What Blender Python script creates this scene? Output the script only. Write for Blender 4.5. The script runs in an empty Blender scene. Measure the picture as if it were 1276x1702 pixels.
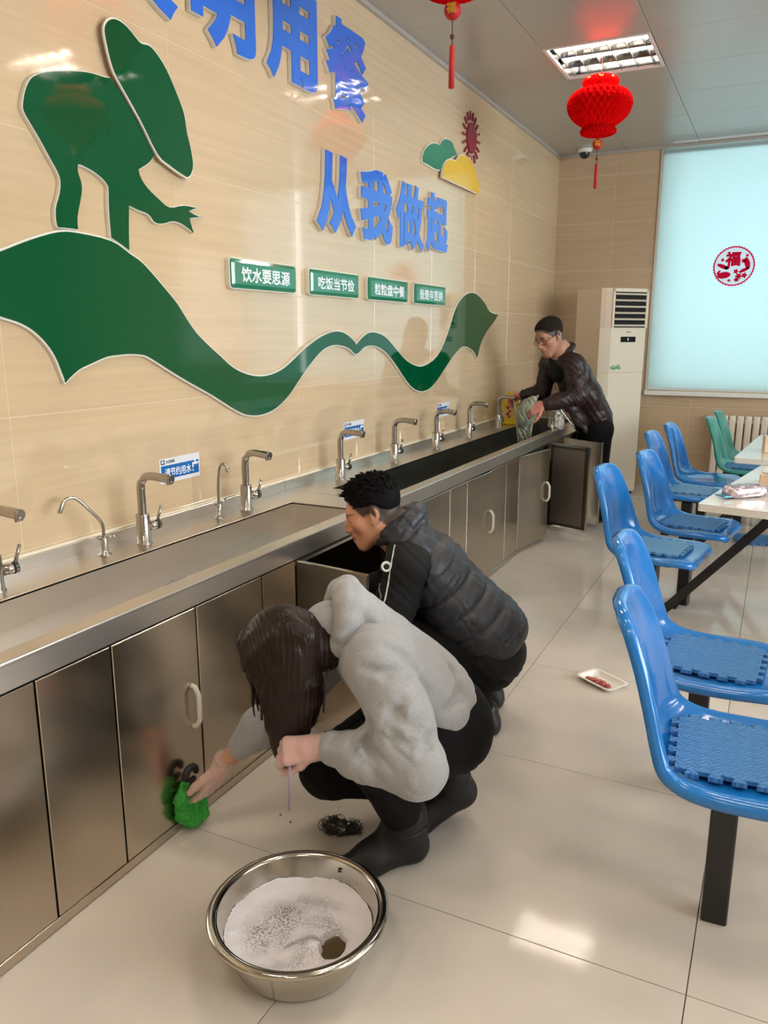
import bpy, bmesh, math, random
import numpy as np
from mathutils import Vector, Matrix
random.seed(7)
PI = math.pi
SC = bpy.context.scene
COL = SC.collection

# ------------------------------------------------------------------ camera, world, light, exposure
cam_d = bpy.data.cameras.new('camera')
cam = bpy.data.objects.new('camera', cam_d)
COL.objects.link(cam)
PITCH, YAW = math.radians(12.69), math.radians(26.38)
Fv = Vector((-math.sin(YAW) * math.cos(PITCH), math.cos(YAW) * math.cos(PITCH), -math.sin(PITCH)))
Rv = Vector((math.cos(YAW), math.sin(YAW), 0))
Uv = Rv.cross(Fv)
cam.matrix_world = Matrix(((Rv.x, Uv.x, -Fv.x, 2.053), (Rv.y, Uv.y, -Fv.y, 0.0), (Rv.z, Uv.z, -Fv.z, 1.416), (0, 0, 0, 1)))
cam_d.sensor_fit = 'HORIZONTAL'
cam_d.sensor_width = 36.0
cam_d.lens = 36.0 * 1310 / 1276
cam_d.clip_start = 0.05
SC.camera = cam

SC.view_settings.view_transform = 'Standard'
SC.view_settings.look = 'None'
SC.view_settings.gamma = 1.0
SC.view_settings.use_curve_mapping = False
SC.view_settings.exposure = 0.44

wd = bpy.data.worlds.new('daylight')
SC.world = wd
wd.use_nodes = True
wd.node_tree.nodes['Background'].inputs[0].default_value = (0.90, 0.97, 1.0, 1)
wd.node_tree.nodes['Background'].inputs[1].default_value = 0.6

def area(name, loc, rot, sx, sy, power, color):
    l = bpy.data.lights.new(name, 'AREA')
    l.shape = 'RECTANGLE'; l.size = sx; l.size_y = sy; l.energy = power; l.color = color
    o = bpy.data.objects.new(name, l); COL.objects.link(o)
    o.location = loc; o.rotation_euler = rot
    return o
# daylight outside the window (shines on the blind from the yard)
area('window_daylight', (2.3, 8.45, 2.0), (-PI / 2, 0, 0), 3.4, 2.3, 66, (0.95, 0.99, 1.0))
area('side_daylight_fill', (7.25, 2.6, 1.9), (0, PI / 2, 0), 1.9, 5.0, 240, (0.86, 0.94, 1.0))  # added soft fill, shining in through an unseen opening in the right wall
TUBE_STRENGTH = 90.0
from mathutils import noise as mnoise
# ------------------------------------------------------------------ materials
def lin(c):
    return tuple(((x / 255) / 12.92 if x / 255 <= 0.04045 else ((x / 255 + 0.055) / 1.055) ** 2.4) for x in c) + (1.0,)
MATS = {}
def mat(name, rgb, rough=0.5, metal=0.0, spec=0.5, noise=None, bump=None, coat=0.0, emit=None, trans=0.0, sheen=0.0, alpha=1.0, streak=None, objvar=0.0, ior=1.5, aniso=0.0):
    """rgb is sRGB 0-255. noise=(scale, amount); bump=(scale, strength, distance); streak=((sx,sy,sz), colour amount, rough amount)"""
    if name in MATS: return MATS[name]
    m = bpy.data.materials.new(name); m.use_nodes = True
    nt = m.node_tree; b = nt.nodes['Principled BSDF']
    base = lin(rgb)
    b.inputs['Base Color'].default_value = base
    b.inputs['Roughness'].default_value = rough
    b.inputs['Metallic'].default_value = metal
    b.inputs['Specular IOR Level'].default_value = spec
    b.inputs['IOR'].default_value = ior
    b.inputs['Anisotropic'].default_value = aniso
    b.inputs['Coat Weight'].default_value = coat
    b.inputs['Coat Roughness'].default_value = 0.05
    if trans: b.inputs['Transmission Weight'].default_value = trans
    if sheen: b.inputs['Sheen Weight'].default_value = sheen
    if alpha < 1: b.inputs['Alpha'].default_value = alpha
    if emit:
        b.inputs['Emission Color'].default_value = lin(emit[0]); b.inputs['Emission Strength'].default_value = emit[1]
    src = None
    def tex(scale, vec=None, detail=4):
        n = nt.nodes.new('ShaderNodeTexNoise'); n.inputs['Scale'].default_value = scale; n.inputs['Detail'].default_value = detail
        g = nt.nodes.new('ShaderNodeNewGeometry')
        if vec:
            mp = nt.nodes.new('ShaderNodeMapping'); mp.inputs['Scale'].default_value = vec
            nt.links.new(g.outputs['Position'], mp.inputs['Vector']); nt.links.new(mp.outputs['Vector'], n.inputs['Vector'])
        else:
            nt.links.new(g.outputs['Position'], n.inputs['Vector'])
        return n.outputs['Fac']
    def shade(fac, amt, prev):
        mr = nt.nodes.new('ShaderNodeMapRange'); mr.inputs['From Min'].default_value = 0.3; mr.inputs['From Max'].default_value = 0.7
        mr.inputs['To Min'].default_value = 1 - amt; mr.inputs['To Max'].default_value = 1 + amt
        nt.links.new(fac, mr.inputs['Value'])
        mx = nt.nodes.new('ShaderNodeVectorMath'); mx.operation = 'SCALE'
        if prev is None: mx.inputs[0].default_value = base[:3]
        else: nt.links.new(prev, mx.inputs[0])
        nt.links.new(mr.outputs['Result'], mx.inputs['Scale'])
        return mx.outputs['Vector']
    col = None
    if noise: col = shade(tex(noise[0]), noise[1], col)
    if streak:
        f = tex(1.0, streak[0], 3)
        if streak[1]: col = shade(f, streak[1], col)
        mr = nt.nodes.new('ShaderNodeMapRange'); mr.inputs['From Min'].default_value = 0.3; mr.inputs['From Max'].default_value = 0.7
        mr.inputs['To Min'].default_value = max(0.02, rough - streak[2]); mr.inputs['To Max'].default_value = rough + streak[2]
        nt.links.new(f, mr.inputs['Value']); nt.links.new(mr.outputs['Result'], b.inputs['Roughness'])
    if objvar:
        oi = nt.nodes.new('ShaderNodeObjectInfo'); col = shade(oi.outputs['Random'], objvar, col)
    if col is not None: nt.links.new(col, b.inputs['Base Color'])
    if bump:
        bp = nt.nodes.new('ShaderNodeBump'); bp.inputs['Strength'].default_value = bump[1]; bp.inputs['Distance'].default_value = bump[2]
        nt.links.new(tex(bump[0]), bp.inputs['Height']); nt.links.new(bp.outputs['Normal'], b.inputs['Normal'])
    MATS[name] = m
    return m

# ------------------------------------------------------------------ scene objects
def tag(o, label=None, cat=None, group=None, kind=None):
    if label: o['label'] = label
    if cat: o['category'] = cat
    if group: o['group'] = group
    if kind: o['kind'] = kind
    return o
def empty(name, loc=(0, 0, 0), rz=0.0, label=None, cat=None, group=None):
    o = bpy.data.objects.new(name, None); COL.objects.link(o)
    o.empty_display_size = 0.05
    o.location = loc; o.rotation_euler = (0, 0, rz)
    return tag(o, label, cat, group)
def link(name, me, m=None, parent=None, loc=None, rot=None):
    o = bpy.data.objects.new(name, me); COL.objects.link(o)
    if m is not None and not me.materials:
        me.materials.append(m)
    if parent: o.parent = parent
    if loc is not None: o.location = loc
    if rot is not None: o.rotation_euler = rot
    return o
def dup(o, parent=None):
    c = o.copy(); COL.objects.link(c)
    if parent is not None: c.parent = parent
    for ch in list(o.children): dup(ch, c)
    return c

class MB:
    """collects simple solids into one bmesh"""
    def __init__(self): self.bm = bmesh.new()
    def box(self, x0, x1, y0, y1, z0, z1, bev=0.0, seg=1):
        b = bmesh.new(); bmesh.ops.create_cube(b, size=1.0)
        for v in b.verts:
            v.co = Vector((x0 + (v.co.x + .5) * (x1 - x0), y0 + (v.co.y + .5) * (y1 - y0), z0 + (v.co.z + .5) * (z1 - z0)))
        if bev: bmesh.ops.bevel(b, geom=b.edges[:], offset=bev, segments=seg, affect='EDGES', profile=0.5)
        self.merge(b); return self
    def merge(self, b, M=None):
        me = bpy.data.meshes.new('tmp'); b.to_mesh(me); b.free()
        if M is not None: me.transform(M)
        self.bm.from_mesh(me); bpy.data.meshes.remove(me); return self
    def cyl(self, a, b, r0, r1=None, seg=20, caps=True):
        return self.tube([a, b], [r0, r0 if r1 is None else r1], seg, caps)
    def tube(self, pts, r, seg=10, caps=True, flat=1.0):
        pts = [Vector(p) for p in pts]; n = len(pts)
        rs = r if isinstance(r, (list, tuple)) else [r] * n
        t = (pts[1] - pts[0]).normalized()
        ref = Vector((0, 0, 1)) if abs(t.z) < 0.9 else Vector((1, 0, 0))
        u = t.cross(ref).normalized()
        rings = []
        for i in range(n):
            if i == 0: tt = pts[1] - pts[0]
            elif i == n - 1: tt = pts[-1] - pts[-2]
            else: tt = (pts[i + 1] - pts[i]).normalized() + (pts[i] - pts[i - 1]).normalized()
            tt.normalize()
            u = (u - tt * u.dot(tt)).normalized(); w = tt.cross(u)
            rings.append([self.bm.verts.new(pts[i] + u * math.cos(2 * PI * k / seg) * rs[i] + w * math.sin(2 * PI * k / seg) * rs[i] * flat) for k in range(seg)])
        for i in range(n - 1):
            for k in range(seg):
                f = self.bm.faces.new((rings[i][k], rings[i][(k + 1) % seg], rings[i + 1][(k + 1) % seg], rings[i + 1][k])); f.smooth = True
        if caps:
            self.bm.faces.new(rings[0][::-1]); self.bm.faces.new(rings[-1])
        return self
    def lathe(self, prof, c=(0, 0, 0), seg=40, axis='z'):
        rings = []
        for (r, z) in prof:
            if r < 1e-6: rings.append([self.bm.verts.new((c[0], c[1], c[2] + z))])
            else: rings.append([self.bm.verts.new((c[0] + r * math.cos(2 * PI * k / seg), c[1] + r * math.sin(2 * PI * k / seg), c[2] + z)) for k in range(seg)])
        for a, b in zip(rings[:-1], rings[1:]):
            for k in range(seg):
                k2 = (k + 1) % seg
                if len(a) == 1 and len(b) == 1: continue
                if len(a) == 1: f = (a[0], b[k2], b[k])
                elif len(b) == 1: f = (a[k], a[k2], b[0])
                else: f = (a[k], a[k2], b[k2], b[k])
                fc = self.bm.faces.new(f); fc.smooth = True
        return self
    def sphere(self, c, r, seg=16, sc=(1, 1, 1)):
        b = bmesh.new(); bmesh.ops.create_uvsphere(b, u_segments=seg, v_segments=max(6, seg // 2), radius=r)
        for f in b.faces: f.smooth = True
        M = Matrix.Translation(c) @ Matrix.Diagonal((sc[0], sc[1], sc[2], 1))
        return self.merge(b, M)
    def prism(self, poly, h0, h1, plane='yz', bev=0.0):
        """polygon in a plane, extruded along the plane normal from h0 to h1"""
        b = bmesh.new()
        def P(a, c, h): return {'yz': (h, a, c), 'xz': (a, h, c), 'xy': (a, c, h)}[plane]
        v0 = [b.verts.new(P(a, c, h0)) for a, c in poly]; f0 = b.faces.new(v0)
        r = bmesh.ops.extrude_face_region(b, geom=[f0])
        d = {'yz': Vector((h1 - h0, 0, 0)), 'xz': Vector((0, h1 - h0, 0)), 'xy': Vector((0, 0, h1 - h0))}[plane]
        bmesh.ops.translate(b, verts=[e for e in r['geom'] if isinstance(e, bmesh.types.BMVert)], vec=d)
        bmesh.ops.triangulate(b, faces=[f for f in b.faces if len(f.verts) > 4])
        bmesh.ops.recalc_face_normals(b, faces=b.faces[:])
        return self.merge(b)
    def build(self, name, m=None, parent=None, loc=None, rot=None, smooth=None, fix=True):
        if fix: bmesh.ops.recalc_face_normals(self.bm, faces=self.bm.faces[:])
        if smooth is not None:
            for f in self.bm.faces: f.smooth = smooth
        me = bpy.data.meshes.new(name); self.bm.to_mesh(me); self.bm.free()
        return link(name, me, m, parent, loc, rot)

def smoothpath(pts, n=6):
    """Catmull-Rom through pts"""
    P = [Vector(p) for p in pts]; out = []
    for i in range(len(P) - 1):
        p0 = P[max(i - 1, 0)]; p1 = P[i]; p2 = P[i + 1]; p3 = P[min(i + 2, len(P) - 1)]
        for k in range(n):
            t = k / n
            out.append(0.5 * ((2 * p1) + (p2 - p0) * t + (2 * p0 - 5 * p1 + 4 * p2 - p3) * t * t + (3 * p1 - p0 - 3 * p2 + p3) * t ** 3))
    out.append(P[-1]); return out
def smooth2d(pts, n=3, closed=True, sharp=40):
    """rounds a 2-D outline, keeping corners sharper than the given turn"""
    N = len(pts); out = []
    P = [Vector((a, b)) for a, b in pts]
    def ang(i):
        a = P[i] - P[i - 1]; b = P[(i + 1) % N] - P[i]
        return math.degrees(abs(a.angle_signed(b, 0))) if a.length > 1e-6 and b.length > 1e-6 else 0
    corner = [ang(i) > sharp for i in range(N)]
    for i in range(N):
        p1, p2 = P[i], P[(i + 1) % N]
        p0 = P[i - 1] if not corner[i] else p1 * 2 - p2
        p3 = P[(i + 2) % N] if not corner[(i + 1) % N] else p2 * 2 - p1
        for k in range(n):
            t = k / n
            q = 0.5 * ((2 * p1) + (p2 - p0) * t + (2 * p0 - 5 * p1 + 4 * p2 - p3) * t * t + (3 * p1 - p0 - 3 * p2 + p3) * t ** 3)
            out.append((q.x, q.y))
    return out
def text_mesh(s, size, extrude, bold=0.0, sx=1.0):
    c = bpy.data.curves.new('lettering', 'FONT'); c.body = s; c.size = size; c.extrude = extrude; c.bevel_depth = bold; c.bevel_resolution = 0; c.resolution_u = 4
    o = bpy.data.objects.new('lettering', c); COL.objects.link(o)
    dg = bpy.context.evaluated_depsgraph_get()
    me = bpy.data.meshes.new_from_object(o.evaluated_get(dg))
    bpy.data.objects.remove(o); bpy.data.curves.remove(c)
    return me
def fit_text(s, w, h, depth, bold=0.0):
    """lettering mesh scaled to w x h, centred, lying in x-y, extruded to +z"""
    me = text_mesh(s, 1.0, 0.5, bold)
    co = np.empty(len(me.vertices) * 3, np.float32); me.vertices.foreach_get('co', co); co = co.reshape(-1, 3)
    lo, hi = co.min(0), co.max(0)
    co = (co - (lo + hi) / 2) / (hi - lo) * np.array([w, h, depth], np.float32)
    co[:, 2] += depth / 2
    me.vertices.foreach_set('co', co.ravel()); me.polygons.foreach_set('use_smooth', np.zeros(len(me.polygons), bool)); me.update()
    return me
# turns x-y lettering onto the left wall (reads along +y, up +z, faces +x) or onto the back wall (reads along +x, faces -y)
ON_LEFT = Matrix(((0, 0, 1, 0), (1, 0, 0, 0), (0, 1, 0, 0), (0, 0, 0, 1)))
ON_BACK = Matrix(((1, 0, 0, 0), (0, 0, -1, 0), (0, 1, 0, 0), (0, 0, 0, 1)))
# ------------------------------------------------------------------ material set
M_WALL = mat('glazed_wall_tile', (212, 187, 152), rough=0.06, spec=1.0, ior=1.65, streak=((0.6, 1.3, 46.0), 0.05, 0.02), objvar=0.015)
M_WALLB = mat('glazed_wall_tile_back_shaded', (194, 170, 140), rough=0.12, spec=0.6, streak=((1.3, 0.6, 46.0), 0.05, 0.02), objvar=0.015)  # same tile as the left wall, darkened in colour for the shaded back wall
M_GROUT = mat('wall_grout', (222, 205, 178), rough=0.8)
M_FLOOR = mat('polished_floor_tile', (206, 196, 183), rough=0.05, spec=0.10, noise=(3.2, 0.07), bump=(240, 0.02, 0.002), objvar=0.02)
M_FGROUT = mat('floor_grout', (88, 74, 60), rough=0.9)
M_CEIL = mat('ceiling_panel_paint', (176, 170, 164), rough=0.24, spec=0.6)
M_CGAP = mat('ceiling_gap', (90, 88, 85), rough=0.6)
M_WHITE = mat('white_paint', (232, 230, 224), rough=0.35)
M_WPLAST = mat('white_plastic', (236, 234, 228), rough=0.3)
M_STEEL = mat('brushed_steel', (220, 214, 206), rough=0.33, metal=1.0, noise=(1.6, 0.06))
M_STEELV = mat('brushed_steel_upright', (196, 186, 172), rough=0.22, metal=1.0, noise=(2.2, 0.08), aniso=0.4)
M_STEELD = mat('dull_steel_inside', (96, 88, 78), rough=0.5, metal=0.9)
M_CHROME = mat('satin_chrome', (176, 170, 162), rough=0.2, metal=1.0)
M_BLACKM = mat('black_steel_paint', (30, 29, 30), rough=0.32, noise=(30, 0.15))
M_RUBBER = mat('black_rubber', (22, 22, 22), rough=0.6)

STRUCT = 'structure'
XR, Y0, YB, ZC = 7.0, -3.0, 7.845, 3.042

# ------------------------------------------------------------------ floor
fl = tag(MB().box(-0.2, XR, Y0, YB + 0.2, -0.1, -0.004).build('floor', M_FGROUT), kind=STRUCT)
tile_me = None
xs = [-0.4 + 0.8 * i for i in range(0, 9)]
ys = [-2.4 + 0.8 * i for i in range(0, 13)]
for x in xs:
    for y in ys:
        if tile_me is None:
            t = MB().box(0.0012, 0.7988, 0.0012, 0.7988, -0.02, 0.0, bev=0.0006).build('floor_tile', M_FLOOR, fl, (x, y, 0)); tile_me = t.data
        else:
            link('floor_tile', tile_me, None, fl, (x, y, 0))

# ------------------------------------------------------------------ left wall with its glazed tiles
wl = tag(MB().box(-0.2, -0.0008, Y0, YB + 0.2, 0, ZC + 0.1).build('wall_left', M_GROUT), kind=STRUCT)
rows = [0.0, 0.343, 0.758, 1.173, 1.588, 2.003, 2.43, 2.845, ZC - 0.002]
def tile_grid(wall, m, plane, us, zs, hole=None):
    cache = {}
    for u0, u1 in zip(us[:-1], us[1:]):
        for z0, z1 in zip(zs[:-1], zs[1:]):
            cells = [(u0, u1, z0, z1)]
            if hole:
                hu0, hu1, hz0, hz1 = hole; nc = []
                for a, b, c, d in cells:
                    if b <= hu0 or a >= hu1 or d <= hz0 or c >= hz1: nc.append((a, b, c, d)); continue
                    if a < hu0: nc.append((a, hu0, c, d)); a = hu0
                    if b > hu1: nc.append((hu1, b, c, d)); b = hu1
                    if c < hz0: nc.append((a, b, c, hz0))
                    if d > hz1: nc.append((a, b, hz1, d))
                cells = nc
            for a, b, c, d in cells:
                w, h = round(b - a, 4), round(d - c, 4); g = 0.0012
                if w < 0.01 or h < 0.01: continue
                k = (w, h)
                loc = (0, a, c) if plane == 'yz' else (a, YB, c)
                if k in cache: link('wall_tile', cache[k], None, wall, loc)
                else:
                    if plane == 'yz': o = MB().box(-0.012, 0.0, g, w - g, g, h - g, bev=0.0006).build('wall_tile', m, wall, loc)
                    else: o = MB().box(g, w - g, 0.0, 0.012, g, h - g, bev=0.0006).build('wall_tile', m, wall, loc)
                    cache[k] = o.data
tile_grid(wl, M_WALL, 'yz', [-1.58 + 0.8 * i for i in range(12)] + [YB], rows)

# ------------------------------------------------------------------ back wall with the window opening
WX0, WX1, WZ0, WZ1 = 0.95, 3.66, 0.93, ZC
bw = MB()
bw.box(-0.2, WX0, YB + 0.0008, YB + 0.2, 0, ZC + 0.1).box(WX1, XR, YB + 0.0008, YB + 0.2, 0, ZC + 0.1).box(WX0, WX1, YB + 0.0008, YB + 0.2, 0, WZ0)
wb = tag(bw.build('wall_back', M_GROUT), kind=STRUCT)
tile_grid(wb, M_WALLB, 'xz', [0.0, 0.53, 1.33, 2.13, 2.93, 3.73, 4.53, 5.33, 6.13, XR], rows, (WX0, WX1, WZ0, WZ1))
wr = tag(MB().box(XR, XR + 0.2, Y0, YB + 0.2, 0, 0.9).box(XR, XR + 0.2, Y0, YB + 0.2, 2.85, ZC + 0.1).box(XR, XR + 0.2, Y0, 0.1, 0.9, 2.85).box(XR, XR + 0.2, 5.1, YB + 0.2, 0.9, 2.85).build('wall_right', mat('cream_wall_paint', (214, 194, 164), rough=0.4)), kind=STRUCT)
wf = tag(MB().box(-0.2, XR + 0.2, Y0 - 0.2, Y0, 0, ZC + 0.1).build('wall_front', MATS['cream_wall_paint']), kind=STRUCT)

# ------------------------------------------------------------------ ceiling of metal panels
ce = tag(MB().box(-0.2, XR + 0.2, Y0 - 0.2, YB + 0.2, ZC + 0.14, ZC + 0.24).build('ceiling', M_CGAP), kind=STRUCT)
PX, PY = 0.6155, 0.6213
CX0, CY0 = 0.0, 4.97 - 12 * PY
lamps = [(0.923, 5.28), (0.923, 2.795), (0.923, 0.31), (2.154, 4.037), (2.154, 1.552), (2.154, -0.933),
         (3.385, 2.795), (3.385, 0.31), (4.616, 4.037), (4.616, 1.552), (5.847, 2.795), (5.847, 0.31)]
LAMP_CELLS = set((int(lx / PX), int(round((ly - PY / 2 - CY0) / PY))) for lx, ly in lamps)
pc = {}
for i in range(12):
    for j in range(-1, 18):
        if (i, j) in LAMP_CELLS: continue
        x0, y0 = CX0 + i * PX, CY0 + j * PY
        x1, y1 = min(x0 + PX, XR), min(y0 + PY, YB)
        k = (round(x1 - x0, 3), round(y1 - y0, 3)); gx = 0.0016
        gy = 0.0013
        if min(k) < 0.03: continue
        if k in pc: link('ceiling_panel', pc[k], None, ce, (x0, y0, ZC))
        else:
            o = MB().box(gx, k[0] - gx, gy, k[1] - gy, 0.0, 0.02, bev=0.0015).build('ceiling_panel', M_CEIL, ce, (x0, y0, ZC)); pc[k] = o.data
tag(MB().box(0.0, 0.022, Y0, YB, ZC - 0.022, ZC).build('trim_1', M_CEIL), kind=STRUCT)
tag(MB().box(0.022, XR, YB - 0.022, YB, ZC - 0.022, ZC).build('trim_2', M_CEIL), kind=STRUCT)

# ------------------------------------------------------------------ grille lamps
M_TUBE = mat('lit_fluorescent_tube', (255, 250, 240), emit=((255, 243, 226), TUBE_STRENGTH))
M_TUBEOFF = mat('unlit_fluorescent_tube', (214, 212, 206), rough=0.3)
M_LOUVRE = mat('louvre_aluminium', (120, 120, 120), rough=0.10, metal=1.0)
M_BLADE = mat('louvre_blade_enamel', (84, 84, 84), rough=0.3)
def make_lamp():
    r = empty('ceiling_grille_lamp', (0, 0, ZC))
    a, b = PX / 2 - 0.004, PY / 2 - 0.004
    f = MB().box(-a, a, -b, -b + 0.02, -0.004, 0.012).box(-a, a, b - 0.02, b, -0.004, 0.012).box(-a, -a + 0.02, -b, b, -0.004, 0.012).box(a - 0.02, a, -b, b, -0.004, 0.012)
    f.build('lamp_frame', M_WHITE, r)
    h = MB().box(-a, a, -b, b, 0.095, 0.1).box(-a, -a + 0.003, -b, b, 0.0, 0.1).box(a - 0.003, a, -b, b, 0, 0.1).box(-a, a, -b, -b + 0.003, 0, 0.1).box(-a, a, b - 0.003, b, 0, 0.1)
    h.build('lamp_housing', M_LOUVRE, r)
    for k in range(3):
        y = -0.19 + 0.19 * k
        MB().cyl((-0.285, y, 0.045), (0.285, y, 0.045), 0.013, seg=12).build('fluorescent_tube', M_TUBE if k < 2 else M_TUBEOFF, r)
    for k in range(2):
        y = -0.095 + 0.19 * k
        MB().prism([(y - 0.016, 0.06), (y + 0.016, 0.06), (y + 0.004, 0.002), (y - 0.004, 0.002)], -0.287, 0.287, 'yz').build('louvre_bar', M_LOUVRE, r)
    for k in range(6):
        x = -0.246 + 0.0985 * k
        for s in range(3):
            y = -0.19 + 0.19 * s
            MB().box(x - 0.002, x + 0.002, y - 0.083, y + 0.083, 0.0, 0.03).build('louvre_blade', M_BLADE, r)
    return r
lamp0 = make_lamp()
LAMP_LABEL = {0: 'lit square grille lamp in the ceiling right above the red lantern'}
for k, (lx, ly) in enumerate(lamps):
    L = lamp0 if k == 0 else dup(lamp0)
    L.location = (lx, ly, ZC)
    tag(L, LAMP_LABEL.get(k, 'lit square grille lamp of the ceiling row outside the picture'), 'ceiling lamp', None if k == 0 else 'grille lamps outside the picture')

# ------------------------------------------------------------------ window with roller blinds
M_GLASS = bpy.data.materials.new('window_glass'); M_GLASS.use_nodes = True
nt = M_GLASS.node_tree; nt.nodes.remove(nt.nodes['Principled BSDF'])
g1 = nt.nodes.new('ShaderNodeBsdfTransparent'); g2 = nt.nodes.new('ShaderNodeBsdfGlossy'); g2.inputs['Roughness'].default_value = 0.02
g3 = nt.nodes.new('ShaderNodeMixShader'); g3.inputs[0].default_value = 0.08
nt.links.new(g1.outputs[0], g3.inputs[1]); nt.links.new(g2.outputs[0], g3.inputs[2]); nt.links.new(g3.outputs[0], nt.nodes['Material Output'].inputs['Surface'])
win = tag(empty('window_1', (0, 0, 0)), kind=STRUCT)
for (a, b, c, d) in ((WX0, WX0 + 0.05, WZ0, WZ1), (WX1 - 0.05, WX1, WZ0, WZ1), (2.25, 2.31, WZ0, WZ1), (WX0, WX1, WZ0, WZ0 + 0.05), (WX0, WX1, WZ1 - 0.05, WZ1)):
    MB().box(a, b, YB + 0.12, YB + 0.17, c, d).build('window_frame', M_WHITE, win)
for a, b in ((WX0 + 0.05, 2.25), (2.31, WX1 - 0.05)):
    MB().box(a, b, YB + 0.142, YB + 0.146, WZ0 + 0.05, WZ1 - 0.05).build('window_pane', M_GLASS, win)
tag(MB().box(0.915, 3.69, YB - 0.05, YB + 0.12, 0.862, 0.9, bev=0.004).build('trim_3', M_WHITE), kind=STRUCT)
tag(MB().box(0.918, 0.94, YB - 0.012, YB, 0.9, ZC - 0.022).build('trim_4', M_WHITE), kind=STRUCT)
M_BLIND = bpy.data.materials.new('translucent_blind_fabric'); M_BLIND.use_nodes = True
nt = M_BLIND.node_tree; nt.nodes.remove(nt.nodes['Principled BSDF'])
tr = nt.nodes.new('ShaderNodeBsdfTranslucent'); tr.inputs[0].default_value = lin((211, 233, 236))
df = nt.nodes.new('ShaderNodeBsdfDiffuse'); df.inputs[0].default_value = lin((200, 212, 210))
mx = nt.nodes.new('ShaderNodeMixShader'); mx.inputs[0].default_value = 0.42
nt.links.new(tr.outputs[0], mx.inputs[1]); nt.links.new(df.outputs[0], mx.inputs[2])
nt.links.new(mx.outputs[0], nt.nodes['Material Output'].inputs['Surface'])
M_BRAIL = mat('blind_rail', (216, 226, 226), rough=0.4)
for k, (a, b, lab) in enumerate(((0.945, 2.86, 'pale teal roller blind drawn over the window behind the round red papercut'), (2.92, 3.68, 'pale teal roller blind further right, outside the picture'))):
    r = empty('roller_blind', ((a + b) / 2, YB - 0.03, 0), 0, lab, 'window blind'); w = (b - a) / 2
    MB().box(-w, w, -0.0006, 0.0006, 0.935, ZC - 0.024).build('blind_fabric', M_BLIND, r)
    MB().box(-w, w, -0.008, 0.008, 0.912, 0.937, bev=0.003).build('bottom_rail', M_BRAIL, r)
    MB().cyl((-w, 0.022, ZC - 0.06), (w, 0.022, ZC - 0.06), 0.020, seg=14).build('blind_roller', M_BRAIL, r)
# ------------------------------------------------------------------ steel troughs along the left wall
M_EDGE0 = mat('cream_sealant', (232, 222, 200), rough=0.6)
XF, ZD, ZR = 0.612, 0.70, 0.725       # cabinet front, deck height, front rim height
def make_trough(y0, y1, ty0, ty1, zb, label):
    r = empty('steel_sink_trough', (0.3, (y0 + y1) / 2, 0.655), 0, label, 'sink', 'steel wash troughs')
    off = Vector((-0.3, -(y0 + y1) / 2, -0.655))
    def done(mb, name, m):
        o = mb.build(name, m, r); o.data.transform(Matrix.Translation(off)); return o
    done(MB().box(0.002, 0.014, y0, y1, ZD - 0.01, 0.742, bev=0.002), 'backsplash', M_STEEL)
    done(MB().box(0.0005, 0.012, y0, y1, 0.742, 0.752, bev=0.003), 'sealant_bead', M_EDGE0)
    deck = MB().box(0.014, 0.19, y0, y1, ZD - 0.008, ZD, bev=0.001)
    deck.box(0.19, XF - 0.055, y0, ty0, ZD - 0.008, ZD).box(0.19, XF - 0.055, ty1, y1, ZD - 0.008, ZD)
    done(deck, 'deck', M_STEEL)
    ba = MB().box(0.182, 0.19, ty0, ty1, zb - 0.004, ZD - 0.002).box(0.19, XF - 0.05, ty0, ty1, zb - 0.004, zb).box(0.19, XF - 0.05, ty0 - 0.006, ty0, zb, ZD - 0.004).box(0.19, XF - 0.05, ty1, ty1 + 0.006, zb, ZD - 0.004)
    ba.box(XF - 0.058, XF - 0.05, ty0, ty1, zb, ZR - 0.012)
    done(ba, 'basin', M_STEEL if y0 < 1 else mat('shaded_far_trough_steel', (132, 132, 126), rough=0.34, metal=1.0, noise=(5, 0.12)))  # far basin steel darkened in colour to stand for the deep trough's shade
    done(MB().box(XF - 0.058, XF + 0.002, y0, y1, ZR - 0.012, ZR, bev=0.004, seg=2), 'front_rim', M_STEEL)
    done(MB().box(XF - 0.012, XF, y0, y1, 0.657, ZR - 0.01).box(XF - 0.016, XF - 0.004, y0, y1, 0.657, 0.664), 'apron', M_STEEL)
    dr = MB().lathe([(0.0, 0.001), (0.022, 0.001), (0.026, 0.004), (0.036, 0.004), (0.038, 0.0)], (0.40, ty1 - 0.22, zb), 20)
    done(dr, 'drain', M_CHROME)
    return r
make_trough(-0.6, 3.062, -0.4, 2.85, 0.612, 'long shallow steel wash trough nearest the camera, behind the crouching people')
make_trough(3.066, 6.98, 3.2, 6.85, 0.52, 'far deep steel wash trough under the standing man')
# wet film and food scraps in the near trough
tag(MB().prism(smooth2d([(0.33, 1.84), (0.29, 1.95), (0.345, 2.06), (0.40, 2.02), (0.42, 1.93), (0.39, 1.85)], 4), 0.6125, 0.6133, 'xy').build('plastic_film', mat('wet_grey_film', (150, 146, 150), rough=0.1, spec=0.7)), 'flat grey plastic film lying in the near trough', 'plastic film')
M_DIRT = mat('dark_food_scrap', (46, 36, 30), rough=0.5)
def scrap(pts, label, name='food_scrap', cat='food scrap', z=0.0, size=0.006, grp=None):
    for (x, y) in pts:
        s = size * random.uniform(0.6, 1.3)
        b = bmesh.new(); bmesh.ops.create_icosphere(b, subdivisions=1, radius=s)
        for v in b.verts: v.co = v.co * random.uniform(0.7, 1.2); v.co.z *= 0.6
        o = MB().merge(b).build(name, M_DIRT, None, (x, y, z + s * 0.4))
        tag(o, label, cat, grp)
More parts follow.
